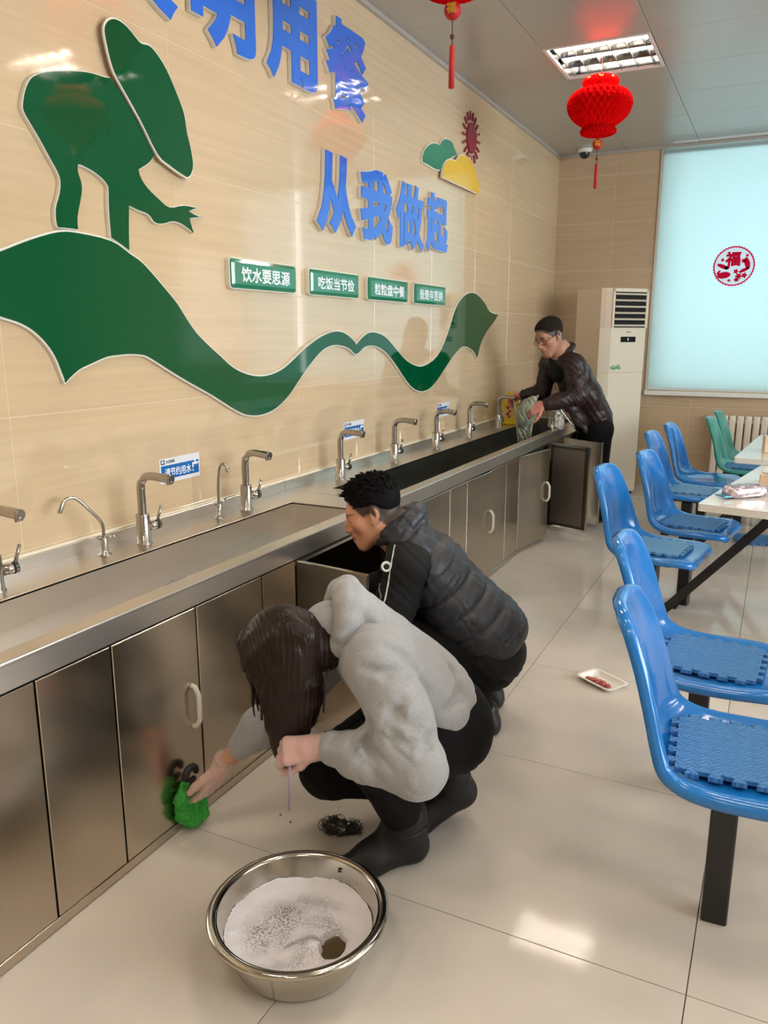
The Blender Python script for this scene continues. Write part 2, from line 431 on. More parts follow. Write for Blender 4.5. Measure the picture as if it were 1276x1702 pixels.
for p_, w_ in (((0.34, 1.80), 'leftmost'), ((0.352, 1.815), 'second from the left'), ((0.366, 1.822), 'third from the left'), ((0.358, 1.838), 'rightmost')):
    scrap([p_], 'dark food scrap in the near trough, ' + w_ + ' of four', z=0.6125, size=0.006, grp='scraps in the near trough')

# ------------------------------------------------------------------ cabinets under the troughs
M_HANDLE = mat('white_handle_plastic', (232, 228, 216), rough=0.3)
ZB, ZT = 0.031, 0.655
def handle_mesh(parent, x, y, z, rz=0.0, length=0.128):
    h = length / 2
    pts = [(0.0, 0, -h), (0.012, 0, -h + 0.002), (0.024, 0, -h + 0.022), (0.026, 0, -h + 0.034), (0.026, 0, h - 0.034), (0.024, 0, h - 0.022), (0.012, 0, h - 0.002), (0.0, 0, h)]
    return MB().tube(pts, [0.0075] * 8, 10).build('handle', M_HANDLE, parent, (x, y, z))
def door(cab, y0, y1, hinge, ang, handle=None, name='door', lip=False):
    """front leaf between y0..y1; hinge 'lo' or 'hi' end; ang opens it outward"""
    w = y1 - y0 - 0.006; hy = y0 + 0.003 if hinge == 'lo' else y1 - 0.003
    s = 1 if hinge == 'lo' else -1
    a, b = (0, w) if s > 0 else (-w, 0)
    o = MB().box(-0.018, 0.0, a, b, ZB + 0.003, ZT - 0.004, bev=0.0018).build(name, M_STEELV, cab, (XF, hy, 0), (0, 0, -ang if s > 0 else ang))
    if lip:
        fr = MB()
        for (p, q, u, v) in ((a + 0.012, b - 0.012, ZT - 0.035, ZT - 0.018), (a + 0.012, b - 0.012, ZB + 0.02, ZB + 0.037), (a + 0.012, a + 0.03, ZB + 0.02, ZT - 0.018), (b - 0.03, b - 0.012, ZB + 0.02, ZT - 0.018)):
            fr.box(-0.026, -0.018, p, q, u, v)
        fr.build('inner_frame', M_STEELD, o)
        MB().box(-0.0195, -0.018, a + 0.03, b - 0.03, ZB + 0.037, ZT - 0.035).build('inner_panel', mat('dull_steel_lining', (150, 138, 128), rough=0.55, metal=0.8), o)
    if handle is not None:
        hyy = (b - handle) if s > 0 else (a + handle)
        handle_mesh(o, 0.0, hyy, 0.36)
    return o
def cabinet(y0, y1, label):
    r = empty('steel_cabinet', (0, 0, 0), 0, label, 'cabinet', 'steel cabinets under the troughs')
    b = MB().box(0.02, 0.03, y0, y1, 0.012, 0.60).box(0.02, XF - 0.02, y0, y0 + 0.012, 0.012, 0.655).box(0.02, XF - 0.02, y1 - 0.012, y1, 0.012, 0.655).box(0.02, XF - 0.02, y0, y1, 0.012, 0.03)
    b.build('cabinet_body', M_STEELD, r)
    MB().box(XF - 0.03, XF - 0.001, y0, y1, 0.004, ZB, bev=0.0015).build('bottom_rail', M_STEELV, r)
    MB().box(XF - 0.03, XF - 0.02, y0, y1, 0.635, 0.655).build('top_rail', M_STEELD, r)
    return r
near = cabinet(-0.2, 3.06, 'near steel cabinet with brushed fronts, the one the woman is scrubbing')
for y0, y1 in ((-0.19, 0.30), (0.30, 0.72), (0.72, 1.13), (1.13, 1.36)):
    door(near, y0, y1, 'lo', 0, name='front_panel')
door(near, 1.36, 1.687, 'lo', 0, handle=0.035)
door(near, 1.687, 2.015, 'hi', 0)
door(near, 2.015, 2.215, 'lo', 0, name='front_panel')
tag(door(near, 2.215, 2.52, 'lo', math.radians(98)), 'cabinet door swung open beside the crouching man')
tag(MB().box(XF - 0.03, XF - 0.002, 2.93, 3.06, ZB, ZT).build('front_panel', M_STEELV, near))
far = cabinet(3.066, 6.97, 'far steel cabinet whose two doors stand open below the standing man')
for y0, y1 in ((3.066, 3.2), (3.66, 3.91), (4.59, 4.86), (6.5, 6.96)):
    door(far, y0, y1, 'lo', 0, name='front_panel')
door(far, 3.2, 3.66, 'hi', 0)
door(far, 3.91, 4.28, 'lo', math.radians(2.5), handle=0.035)
door(far, 4.28, 4.59, 'hi', 0)
door(far, 4.86, 5.32, 'lo', math.radians(10), handle=0.04)
tag(door(far, 5.323, 5.663, 'hi', math.radians(68), handle=0.04, lip=True), 'cabinet door wide open showing its framed inner side')
tag(door(far, 5.95, 6.33, 'lo', math.radians(117)), 'cabinet door wide open in front of the standing man')
MB().box(XF - 0.03, XF - 0.002, 5.67, 5.94, ZB, ZT).build('front_post', M_STEELV, far)

# ------------------------------------------------------------------ taps
def make_mixer():
    r = empty('mixer_tap', (0, 0, ZD))
    MB().lathe([(0, 0), (0.028, 0), (0.028, 0.004), (0.024, 0.007), (0.0235, 0.10), (0.0225, 0.106), (0.0, 0.106)], seg=24).build('tap_body', M_CHROME, r)
    pts = smoothpath([(0, 0, 0.10), (0, 0, 0.155), (0, 0, 0.195), (0.006, 0, 0.222), (0.024, 0, 0.238), (0.05, 0, 0.243), (0.09, 0, 0.241), (0.135, 0, 0.238)], 4)
    sp = MB().tube(pts, [0.0145 if p.x < 0.09 else 0.0155 for p in pts], 16)
    sp.cyl((0.122, 0, 0.238), (0.126, 0, 0.219), 0.0115, seg=14)
    sp.build('spout', M_CHROME, r)
    MB().cyl((0.004, 0.018, 0.058), (0.016, 0.066, 0.058), 0.0165, 0.0165, seg=18).build('valve_housing', M_CHROME, r)
    MB().cyl((0.0125, 0.052, 0.058), (0.0135, 0.056, 0.058), 0.0174, seg=18).build('black_ring', M_RUBBER, r)
    MB().cyl((0.014, 0.060, 0.07), (0.021, 0.075, 0.125), 0.0062, 0.0052, seg=10).build('lever', M_CHROME, r)
    return r
mix0 = make_mixer()
MIX = [(0.109, 1.43, 'steel mixer tap cut off by the left picture edge'), (0.109, 2.026, 'steel mixer tap in front of the nearest blue save-water sticker'),
       (0.105, 2.634, 'steel mixer tap on the near trough, to the right of the upright swan-neck tap'), (0.111, 3.422, 'first mixer tap of the far trough, in front of the middle sticker'),
       (0.112, 4.046, 'second mixer tap of the far trough, behind the crouching man'), (0.116, 4.653, 'mixer tap in front of the farthest blue sticker'),
       (0.104, 5.286, 'mixer tap between the farthest sticker and the tap with the running water'), (0.10, 5.947, 'mixer tap with water running, left of the yellow jug'), (0.10, 6.62, 'farthest mixer tap, behind the rag in the standing man\'s hands')]
for k, (x, y, lab) in enumerate(MIX):
    t = mix0 if k == 0 else dup(mix0)
    t.location = (x, y, ZD); t.rotation_euler.z = [0, 0.05, -0.1, 0, 0.05, -0.03, 0.04, 0.0, 0.1][k]
    tag(t, lab, 'tap', 'mixer taps along the troughs')
def make_swan(name, pts, knob, loc, label):
    r = empty(name, loc, 0, label, 'tap', 'small drinking taps')
    MB().lathe([(0, 0), (0.022, 0), (0.022, 0.004), (0.0125, 0.008), (0.012, 0.055), (0.009, 0.062), (0, 0.062)], seg=20).build('tap_body', M_CHROME, r)
    p = smoothpath(pts, 5)
    MB().tube(p, [0.0055] * (len(p) - 4) + [0.0075] * 4, 10).build('spout', M_CHROME, r)
    k = MB().cyl((0, 0, 0.056), knob, 0.005, seg=10).sphere(knob, 0.008, 10)
    k.cyl((0, 0, 0.056), (-knob[0] * 0.5, -knob[1] * 0.5, 0.06), 0.004, seg=8).sphere((-knob[0] * 0.5, -knob[1] * 0.5, 0.06), 0.007, 10)
    k.build('cross_knob', M_CHROME, r)
make_swan('drinking_tap', [(0, 0, 0.06), (0.0, -0.004, 0.11), (-0.012, -0.045, 0.165), (-0.025, -0.075, 0.20), (-0.03, -0.095, 0.208), (-0.036, -0.118, 0.20), (-0.04, -0.135, 0.165)], (0.02, 0.022, 0.062), (0.096, 1.855, ZD), 'small swan-neck tap bent to the left, nearest the camera')
make_swan('drinking_tap', [(0, 0, 0.06), (0.0, 0.0, 0.12), (0.004, 0.0, 0.165), (0.010, 0.002, 0.205), (0.022, 0.005, 0.219), (0.036, 0.008, 0.211), (0.046, 0.01, 0.188)], (0.018, 0.02, 0.072), (0.10, 2.458, ZD), 'small upright swan-neck tap with its hook to the right')
# running water from the tap by the jug
M_WATER = mat('running_water', (232, 236, 236), rough=0.06, trans=0.55, spec=0.6)
p = smoothpath([(0.226, 5.947, 0.918), (0.236, 5.947, 0.86), (0.252, 5.947, 0.74), (0.272, 5.947, 0.60), (0.285, 5.947, 0.521)], 4)
tag(MB().tube(p, [0.0058] * len(p), 8).build('water_stream', M_WATER), 'thin white stream of water falling from the tap by the yellow jug', 'water')

# ------------------------------------------------------------------ stickers above the taps
M_STK = mat('white_sticker', (226, 228, 232), rough=0.25)
M_STB = mat('blue_sticker_print', (28, 104, 178), rough=0.25)
M_STW = mat('white_sticker_print', (240, 244, 248), rough=0.3)
M_STK2 = mat('dark_blue_logo_print', (24, 28, 84), rough=0.3)
stk = None
stk_txt = [fit_text('请节约用水', 0.150, 0.034, 0.0004, 0.012), fit_text('水发城投', 0.050, 0.013, 0.0004, 0.02)]
for k, (y, z, lab) in enumerate(((2.357, 0.911, 'blue and white save-water sticker nearest the camera'), (3.77, 0.911, 'blue and white save-water sticker above the first far tap'), (5.047, 0.914, 'blue and white save-water sticker farthest from the camera'))):
    if stk is None:
        stk = MB().box(0.0, 0.0012, -0.115, 0.115, -0.047, 0.047).build('wall_sticker', M_STK)
        MB().box(0.0012, 0.0016, -0.107, 0.109, -0.032, 0.020).build('blue_field', M_STB, stk)
        o = link('slogan', stk_txt[0], M_STW, stk); o.data.transform(ON_LEFT @ Matrix.Translation((-0.012, -0.008, 0.0016)))
        o = link('logo_lettering', stk_txt[1], M_STK2, stk); o.data.transform(ON_LEFT @ Matrix.Translation((-0.054, 0.0335, 0.0012)))
        lg = MB().box(0.0012, 0.0018, -0.107, -0.087, 0.025, 0.029).box(0.0012, 0.0018, -0.107, -0.103, 0.025, 0.043).box(0.0012, 0.0018, -0.091, -0.087, 0.025, 0.043).box(0.0012, 0.0018, -0.107, -0.099, 0.039, 0.043).box(0.0012, 0.0018, -0.095, -0.087, 0.039, 0.043)
        lg.build('square_logo', M_STK2, stk)
        tp = MB().box(0.0016, 0.002, 0.070, 0.106, 0.004, 0.012).box(0.0016, 0.002, 0.070, 0.077, -0.008, 0.006).box(0.0016, 0.002, 0.084, 0.09, 0.010, 0.020).box(0.0016, 0.002, 0.079, 0.095, 0.018, 0.022).box(0.0016, 0.002, 0.083, 0.097, 0.002, 0.013)
        tp.prism(smooth2d([(0.0735, -0.012), (0.077, -0.02), (0.0735, -0.024), (0.07, -0.02)], 3), 0.0016, 0.002, 'yz')
        tp.build('tap_pictogram', M_STW, stk); s = stk
    else: s = dup(stk)
    s.location = (0.0005, y, z); tag(s, lab, 'sticker', 'save-water stickers')

# ------------------------------------------------------------------ wall lettering and mural
M_BLUE = mat('blue_acrylic_face', (40, 110, 222), rough=0.06, spec=1.0)
M_BLUEB = mat('white_board_edge', (226, 222, 216), rough=0.35)
def wall_char(ch, y0, y1, z0, z1, label, bold):
    r = empty('wall_character', (0, (y0 + y1) / 2, (z0 + z1) / 2), 0, label, 'wall lettering', 'blue slogan characters')
    me = fit_text(ch, y1 - y0 + 0.006, z1 - z0 + 0.006, 0.020, bold); o = link('backing', me, M_BLUEB, r); me.transform(ON_LEFT @ Matrix.Translation((0, 0, 0.0015)))
    me = fit_text(ch, y1 - y0, z1 - z0, 0.004, bold * 0.93); o = link('blue_face', me, M_BLUE, r); me.transform(ON_LEFT @ Matrix.Translation((0, 0, 0.0215)))
wall_char('文', 2.06, 2.456, 2.487, 2.875, 'blue wall character 文 mostly cut off by the top picture edge', 0.045)
wall_char('明', 2.53, 2.925, 2.478, 2.875, 'blue wall character 明, upper row, with its top cut off', 0.045)
wall_char('用', 3.0, 3.408, 2.472, 2.875, 'blue wall character 用 in the upper row', 0.045)
wall_char('餐', 3.485, 3.912, 2.468, 2.875, 'blue wall character 餐, last of the upper row', 0.03)
wall_char('从', 3.38, 3.768, 1.902, 2.27, 'blue wall character 从, first of the lower row', 0.05)
wall_char('我', 3.818, 4.20, 1.904, 2.27, 'blue wall character 我, second of the lower row', 0.042)
wall_char('做', 4.246, 4.634, 1.905, 2.27, 'blue wall character 做, third of the lower row', 0.032)
wall_char('起', 4.672, 5.03, 1.92, 2.27, 'blue wall character 起, last of the lower row', 0.04)

M_GREEN = mat('green_acrylic_face', (2, 82, 48), rough=0.045, spec=0.5)
M_GREENS = mat('sign_green_acrylic', (40, 130, 98), rough=0.06, spec=1.0)
M_EDGE = mat('cream_board_edge', (232, 228, 214), rough=0.4)
def shrink(poly, d):
    P = [Vector(p) for p in poly]; N = len(P)
    A = sum(P[i].x * P[(i + 1) % N].y - P[(i + 1) % N].x * P[i].y for i in range(N))
    s = 1 if A > 0 else -1; out = []
    for i in range(N):
        a = (P[i] - P[i - 1]); b = (P[(i + 1) % N] - P[i])
        n = Vector((-a.y, a.x)).normalized() + Vector((-b.y, b.x)).normalized()
        if n.length < 1e-6: out.append(tuple(P[i])); continue
        n.normalize(); out.append((P[i].x + n.x * d * s, P[i].y + n.y * d * s))
    return out
def board(name, pts, h0, h1, label, cat, face, n=3, edge=0.006, sharp=45, group=None):
    poly = smooth2d(pts, n, True, sharp)
    o = MB().prism(poly, h0, h1 - 0.004, 'yz').build(name, M_EDGE)
    MB().prism(shrink(poly, edge), h1 - 0.004, h1, 'yz').build('coloured_face', face, o)
    return tag(o, label, cat, group)
CHILD = [(1.847, 1.735), (1.841, 1.75), (1.843, 1.794), (1.863, 1.84), (1.87, 1.876), (1.861, 1.901), (1.837, 1.935), (1.809, 1.976), (1.776, 2.019), (1.759, 2.043), (1.756, 2.063), (1.769, 2.106), (1.791, 2.142), (1.82, 2.163), (1.854, 2.178), (1.923, 2.199), (2.008, 2.219), (2.083, 2.224), (2.128, 2.22), (2.221, 2.124), (2.3, 2.026), (2.267, 1.994), (2.216, 1.965), (2.225, 1.943), (2.252, 1.917), (2.302, 1.89), (2.36, 1.867), (2.44, 1.884), (2.535, 1.885), (2.466, 1.864), (2.552, 1.852), (2.47, 1.838), (2.49, 1.788), (2.423, 1.812), (2.374, 1.815), (2.317, 1.8), (2.279, 1.801), (2.251, 1.823), (2.2, 1.831), (2.158, 1.84), (2.145, 1.695), (2.064, 1.728), (2.063, 1.814), (2.068, 1.889), (2.05, 1.905), (2.013, 1.922), (1.965, 1.933), (1.947, 1.933), (1.947, 1.911), (1.957, 1.881), (1.953, 1.845), (1.93, 1.778), (1.928, 1.738)]
HAT = [(2.129, 2.224), (2.106, 2.261), (2.092, 2.309), (2.084, 2.355), (2.095, 2.384), (2.121, 2.404), (2.154, 2.409), (2.193, 2.4), (2.232, 2.379), (2.252, 2.371), (2.288, 2.375), (2.323, 2.362), (2.372, 2.323), (2.421, 2.257), (2.456, 2.196), (2.467, 2.137), (2.483, 2.089), (2.493, 2.028), (2.475, 1.988), (2.453, 1.974), (2.413, 1.983), (2.358, 2.0), (2.3, 2.026), (2.221, 2.124)]
WAVE = [(1.30, 1.50), (1.45, 1.58), (1.584, 1.635), (1.646, 1.66), (1.743, 1.698), (1.847, 1.73), (1.93, 1.735), (2.064, 1.725), (2.146, 1.692), (2.205, 1.666), (2.261, 1.626), (2.318, 1.581), (2.378, 1.531), (2.429, 1.474), (2.482, 1.423), (2.55, 1.377), (2.622, 1.333), (2.698, 1.288), (2.786, 1.258), (2.877, 1.244), (2.975, 1.248), (3.078, 1.272), (3.187, 1.321), (3.302, 1.373), (3.422, 1.414), (3.548, 1.437), (3.652, 1.427), (3.734, 1.395), (3.776, 1.368), (3.819, 1.394), (3.907, 1.428), (3.999, 1.432), (4.125, 1.407), (4.26, 1.341), (4.402, 1.271), (4.553, 1.231), (4.671, 1.227), (4.835, 1.26), (4.962, 1.323), (5.092, 1.447), (5.202, 1.584), (5.319, 1.664), (5.467, 1.709), (5.625, 1.707), (5.795, 1.655), (5.915, 1.594), (6.132, 1.57), (6.014, 1.5), (5.843, 1.423), (5.735, 1.339), (5.67, 1.243), (5.573, 1.295), (5.388, 1.329), (5.242, 1.292), (5.058, 1.203), (4.884, 1.109), (4.757, 1.066), (4.635, 1.058), (4.517, 1.084), (4.404, 1.142), (4.261, 1.238), (4.125, 1.314), (3.998, 1.348), (3.877, 1.347), (3.775, 1.308), (3.705, 1.336), (3.624, 1.354), (3.52, 1.358), (3.419, 1.334), (3.322, 1.282), (3.227, 1.219), (3.113, 1.136), (3.006, 1.086), (2.905, 1.066), (2.81, 1.069), (2.721, 1.093), (2.559, 1.17), (2.465, 1.211), (2.376, 1.25), (2.292, 1.29), (2.213, 1.328), (2.174, 1.34), (2.117, 1.344), (2.06, 1.342), (2.006, 1.337), (1.934, 1.316), (1.883, 1.299), (1.822, 1.261), (1.807, 1.302), (1.789, 1.346), (1.76, 1.386), (1.72, 1.421), (1.674, 1.444), (1.621, 1.458), (1.554, 1.473), (1.45, 1.47), (1.36, 1.44)]
board('mural_wave', WAVE, 0.001, 0.019, 'long glossy green wave board sweeping along the tiled wall', 'wall decoration', M_GREEN)
board('mural_figure', CHILD, 0.001, 0.0195, 'glossy green figure board with an outstretched hand, upper left', 'wall decoration', M_GREEN, edge=0.0035)
board('mural_hat', HAT, 0.0205, 0.032, 'glossy green oval hat board leaning on the green figure', 'wall decoration', M_GREEN)
board('mural_cloud', [(4.633, 2.419), (4.624, 2.452), (4.663, 2.504), (4.743, 2.548), (4.827, 2.569), (4.898, 2.57), (4.926, 2.602), (4.999, 2.629), (5.091, 2.629), (5.139, 2.601), (5.195, 2.566), (5.005, 2.49), (4.889, 2.415)], 0.001, 0.016, 'green cloud board behind the yellow cloud', 'wall decoration', M_GREENS)
yc = board('mural_cloud', [(4.9, 2.377), (4.907, 2.415), (4.932, 2.461), (4.99, 2.501), (5.065, 2.515), (5.142, 2.525), (5.195, 2.563), (5.27, 2.582), (5.37, 2.58), (5.423, 2.571), (5.478, 2.529), (5.542, 2.481), (5.574, 2.451), (5.58, 2.375)], 0.017, 0.032, 'yellow cloud board below the dark red sun', 'wall decoration', mat('yellow_acrylic_face', (226, 186, 62), rough=0.07, spec=0.5))
M_SUN = mat('dark_red_acrylic_face', (140, 36, 58), rough=0.08)
sun = empty('mural_sun', (0, 5.468, 2.723), 0, 'dark red sun with separate rays on the wall above the yellow cloud', 'wall decoration')
MB().prism([(0.088 * math.cos(2 * PI * k / 40), 0.098 * math.sin(2 * PI * k / 40)) for k in range(40)], 0.001, 0.014, 'yz').build('sun_disc', M_SUN, sun)
ray = None
for k in range(18):
    a = 2 * PI * k / 18
    if ray is None: ray = MB().box(0.001, 0.012, 0.112, 0.168, -0.0075, 0.0075, bev=0.003).build('sun_ray', M_SUN, sun)
    else: link('sun_ray', ray.data, None, sun)
    sun.children[-1].rotation_euler = (a, 0, 0)
# four rounded slogan signs
for (y0, y1, s, lab) in ((2.692, 3.182, '饮水要思源', 'green slogan sign 饮水要思源, leftmost of the four'), (3.30, 3.79, '吃饭当节俭', 'green slogan sign 吃饭当节俭, second of the four'),
                         (3.893, 4.405, '粒粒盘中餐', 'green slogan sign 粒粒盘中餐, third of the four'), (4.50, 4.997, '皆是辛苦换', 'green slogan sign 皆是辛苦换, rightmost of the four')):
    w, h = (y1 - y0) / 2, 0.0625
    r = empty('slogan_sign', (0, (y0 + y1) / 2, 1.66), 0, lab, 'sign', 'green slogan signs')
    def rr(w, h, rad, n=6):
        return [(sx * (w - rad) + rad * math.cos(a0 + PI / 2 * k / n), sz * (h - rad) + rad * math.sin(a0 + PI / 2 * k / n)) for sx, sz, a0 in ((1, 1, 0), (-1, 1, PI / 2), (-1, -1, PI), (1, -1, 1.5 * PI)) for k in range(n + 1)]
    MB().prism(rr(w, h, 0.02), 0.001, 0.022, 'yz').build('cream_backing', M_EDGE, r)
    b = MB(); v = []
    for (ww, hh, x) in ((w - 0.004, h - 0.004, 0.022), (w - 0.006, h - 0.006, 0.028), (w - 0.020, h - 0.020, 0.034)):
        v.append([b.bm.verts.new((x, p, q)) for p, q in rr(ww, hh, 0.016 if x < 0.03 else 0.003)])
    for a, c in zip(v[:-1], v[1:]):
        for k in range(len(a)): b.bm.faces.new((a[k], a[(k + 1) % len(a)], c[(k + 1) % len(a)], c[k]))
    b.bm.faces.new(v[-1]); b.build('green_face', M_GREENS, r)
    me = fit_text(s, 2 * w - 0.13, 0.062, 0.001, 0.02); o = link('white_lettering', me, M_STW, r); me.transform(ON_LEFT @ Matrix.Translation((0, -0.002, 0.0338)))
# ------------------------------------------------------------------ moulded plastic chairs
M_CHB = mat('blue_moulded_plastic', (24, 118, 196), rough=0.16, spec=0.5, coat=0.3)
M_CHT = mat('teal_moulded_plastic', (46, 146, 134), rough=0.2, spec=0.5, coat=0.2)
def chair_shell():
    prof = [(.214, .426), (.203, .434), (.16, .438), (.06, .431), (-.05, .425), (-.12, .432), (-.168, .460), (-.194, .515), (-.208, .590), (-.222, .675), (-.238, .745), (-.248, .776), (-.255, .791), (-.258, .798)]
    hw = [.140, .172, .196, .204, .204, .200, .194, .184, .170, .154, .136, .118, .088, .048]
    C = smoothpath([(a, 0, b) for a, b in prof], 3); H = [h.x for h in smoothpath([(h, 0, 0) for h in hw], 3)]
    n = len(C); nv = 17; b = MB(); P = []; NR = []
    for i in range(n):
        t = (C[min(i + 1, n - 1)] - C[max(i - 1, 0)]).normalized(); nrm = Vector((t.z, 0, -t.x))
        if nrm.x + nrm.z < 0: nrm = -nrm
        f = i / (n - 1); lift = (0.010 + 0.042 * math.exp(-((f - 0.52) / 0.22) ** 2)) * min(1, (1 - f) / 0.12 + 0.15)
        P.append([C[i] + Vector((0, (-1 + 2 * j / (nv - 1)) * H[i], 0)) + nrm * lift * abs(-1 + 2 * j / (nv - 1)) ** 2.6 for j in range(nv)]); NR.append(nrm)
    G = [[b.bm.verts.new(p) for p in row] for row in P]
    for a_, c_ in zip(G[:-1], G[1:]):
        for k in range(nv - 1): b.bm.faces.new((a_[k], a_[k + 1], c_[k + 1], c_[k])).smooth = True
    loop = [(0, j) for j in range(nv)] + [(i, nv - 1) for i in range(1, n)] + [(n - 1, j) for j in range(nv - 2, -1, -1)] + [(i, 0) for i in range(n - 2, 0, -1)]
    N = len(loop); O = []
    for q, (i, j) in enumerate(loop):
        i0, j0 = loop[q - 1]; i1, j1 = loop[(q + 1) % N]
        t = (P[i1][j1] - P[i0][j0]).normalized(); o = t.cross(NR[i]); 
        if o.dot(P[i][j] - P[n // 2][nv // 2]) < 0: o = -o
        O.append(o.normalized())
    for _ in range(3): O = [(O[q - 1] + O[q] * 2 + O[(q + 1) % N]).normalized() for q in range(N)]
    prev = [G[i][j] for i, j in loop]
    for e, d in ((0.007, 0.001), (0.014, 0.006), (0.017, 0.014), (0.016, 0.026)):
        ring = [b.bm.verts.new(P[i][j] + O[q] * e - NR[i] * d) for q, (i, j) in enumerate(loop)]
        for q in range(N): b.bm.faces.new((prev[q], prev[(q + 1) % N], ring[(q + 1) % N], ring[q])).smooth = True
        prev = ring
    return b
def make_chair(m):
    r = empty('plastic_chair')
    s = chair_shell().build('seat_shell', m, r)
    md = s.modifiers.new('thickness', 'SOLIDIFY'); md.thickness = 0.006; md.offset = 0
    MB().box(-0.03, 0.03, -0.03, 0.03, 0.0, 0.375, bev=0.004).build('leg_post', M_BLACKM, r)
    MB().box(-0.13, 0.13, -0.022, 0.022, 0.375, 0.40, bev=0.003).box(-0.11, -0.07, -0.13, 0.13, 0.396, 0.412).box(0.07, 0.11, -0.13, 0.13, 0.396, 0.412).build('seat_bracket', M_BLACKM, r)
    return r
cb = make_chair(M_CHB); ct = make_chair(M_CHT)
CH = [(cb, 2.035, 1.885, 3, 'nearest blue plastic chair, cut off by the right picture edge'),
      (cb, 1.925, 2.465, 0, 'second blue plastic chair from the camera, behind the nearest one'),
      (cb, 1.60, 3.75, -8, 'blue plastic chair with a smooth pale blue pad, beside the wrapped-package table'),
      (cb, 1.70, 4.33, -8, 'blue plastic chair with a woven blue mat, tucked beside the near white table'),
      (cb, 1.60, 5.27, -5, 'blue plastic chair by the far white table, nearer one of that pair'),
      (cb, 1.645, 5.83, -5, 'blue plastic chair with a bare shiny seat, farthest of the blue ones'),
      (ct, 1.865, 6.43, -3, 'teal plastic chair in front of the radiator, nearer one of two'),
      (ct, 1.885, 6.98, -3, 'teal plastic chair in front of the radiator, farther one of two')]
used = set()
for proto, x, y, rz, lab in CH:
    c = proto if proto not in used else dup(proto); used.add(proto)
    c.location = (x, y, 0); c.rotation_euler = (0, 0, math.radians(rz))
    tag(c, lab, 'chair', 'teal plastic chairs' if proto is ct else 'blue plastic chairs')

# interlocking foam mats
M_FOAM = bpy.data.materials.new('blue_foam_mat'); M_FOAM.use_nodes = True
nt = M_FOAM.node_tree; b = nt.nodes['Principled BSDF']; b.inputs['Base Color'].default_value = lin((70, 132, 190)); b.inputs['Roughness'].default_value = 0.55
tc = nt.nodes.new('ShaderNodeTexCoord'); mp = nt.nodes.new('ShaderNodeMapping'); mp.inputs['Rotation'].default_value = (0, 0, PI / 4)
nt.links.new(tc.outputs['Object'], mp.inputs['Vector'])
ck = nt.nodes.new('ShaderNodeTexChecker'); ck.inputs['Scale'].default_value = 46
w1 = nt.nodes.new('ShaderNodeTexWave'); w1.bands_direction = 'X'; w1.inputs['Scale'].default_value = 29
w2 = nt.nodes.new('ShaderNodeTexWave'); w2.bands_direction = 'Y'; w2.inputs['Scale'].default_value = 29
mxv = nt.nodes.new('ShaderNodeMix')
for n_ in (ck, w1, w2): nt.links.new(mp.outputs['Vector'], n_.inputs['Vector'])
nt.links.new(ck.outputs['Fac'], mxv.inputs[0]); nt.links.new(w1.outputs['Fac'], mxv.inputs[2]); nt.links.new(w2.outputs['Fac'], mxv.inputs[3])
bp = nt.nodes.new('ShaderNodeBump'); bp.inputs['Strength'].default_value = 0.9; bp.inputs['Distance'].default_value = 0.004
nt.links.new(mxv.outputs[0], bp.inputs['Height']); nt.links.new(bp.outputs['Normal'], b.inputs['Normal'])
M_FOAMS = mat('smooth_foam_back', (96, 152, 196), rough=0.45)
def foam_outline(s, n=5, d=0.017):
    h = s / 2; side = []
    st = s / (2 * n + 1)
    side.append((-h, 0))
    for k in range(n):
        a = -h + st * (2 * k + 1); b_ = a + st
        side += [(a + 0.003, 0), (a - 0.003, d), (b_ + 0.003, d), (b_ - 0.003, 0)]
    out = []
    for q in range(4):
        ca, sa = math.cos(-q * PI / 2), math.sin(-q * PI / 2)
        for (a, e) in side:
            x, y = a, h + e
            out.append((x * ca - y * sa, x * sa + y * ca))
    return out
fm = {}
def foam(x, y, z, rz, m, label, tilt=0.0, s=0.27, t=0.011):
    k = (m.name, s)
    if k not in fm: o = MB().prism(foam_outline(s), 0, t, 'xy').build('foam_mat', m); fm[k] = o.data
    else: o = link('foam_mat', fm[k], None)
    o.location = (x, y, z); o.rotation_euler = (0, tilt, math.radians(rz))
    tag(o, label, 'foam mat', 'interlocking blue foam mats')
foam(2.05, 1.885, 0.449, 4, M_FOAM, 'woven-pattern blue foam mat on the nearest blue chair, at the right picture edge')
foam(1.95, 2.462, 0.449, -4, M_FOAM, 'woven-pattern blue foam mat jutting over the front of the second blue chair')
foam(1.615, 3.748, 0.447, -8, M_FOAMS, 'pale smooth-side-up foam mat on the third blue chair', s=0.25)
foam(1.72, 4.325, 0.449, -10, M_FOAM, 'woven-pattern foam mat on the blue chair next to the near white table')
foam(1.62, 5.27, 0.447, -5, M_FOAMS, 'pale foam mat on the blue chair next to the far white table', s=0.25)
foam(1.885, 6.43, 0.447, -3, M_FOAM, 'blue foam mat on the nearer teal chair', s=0.25)
foam(2.02, 5.98, 0.0, 12, M_FOAM, 'blue foam mat lying on the floor under the tables')

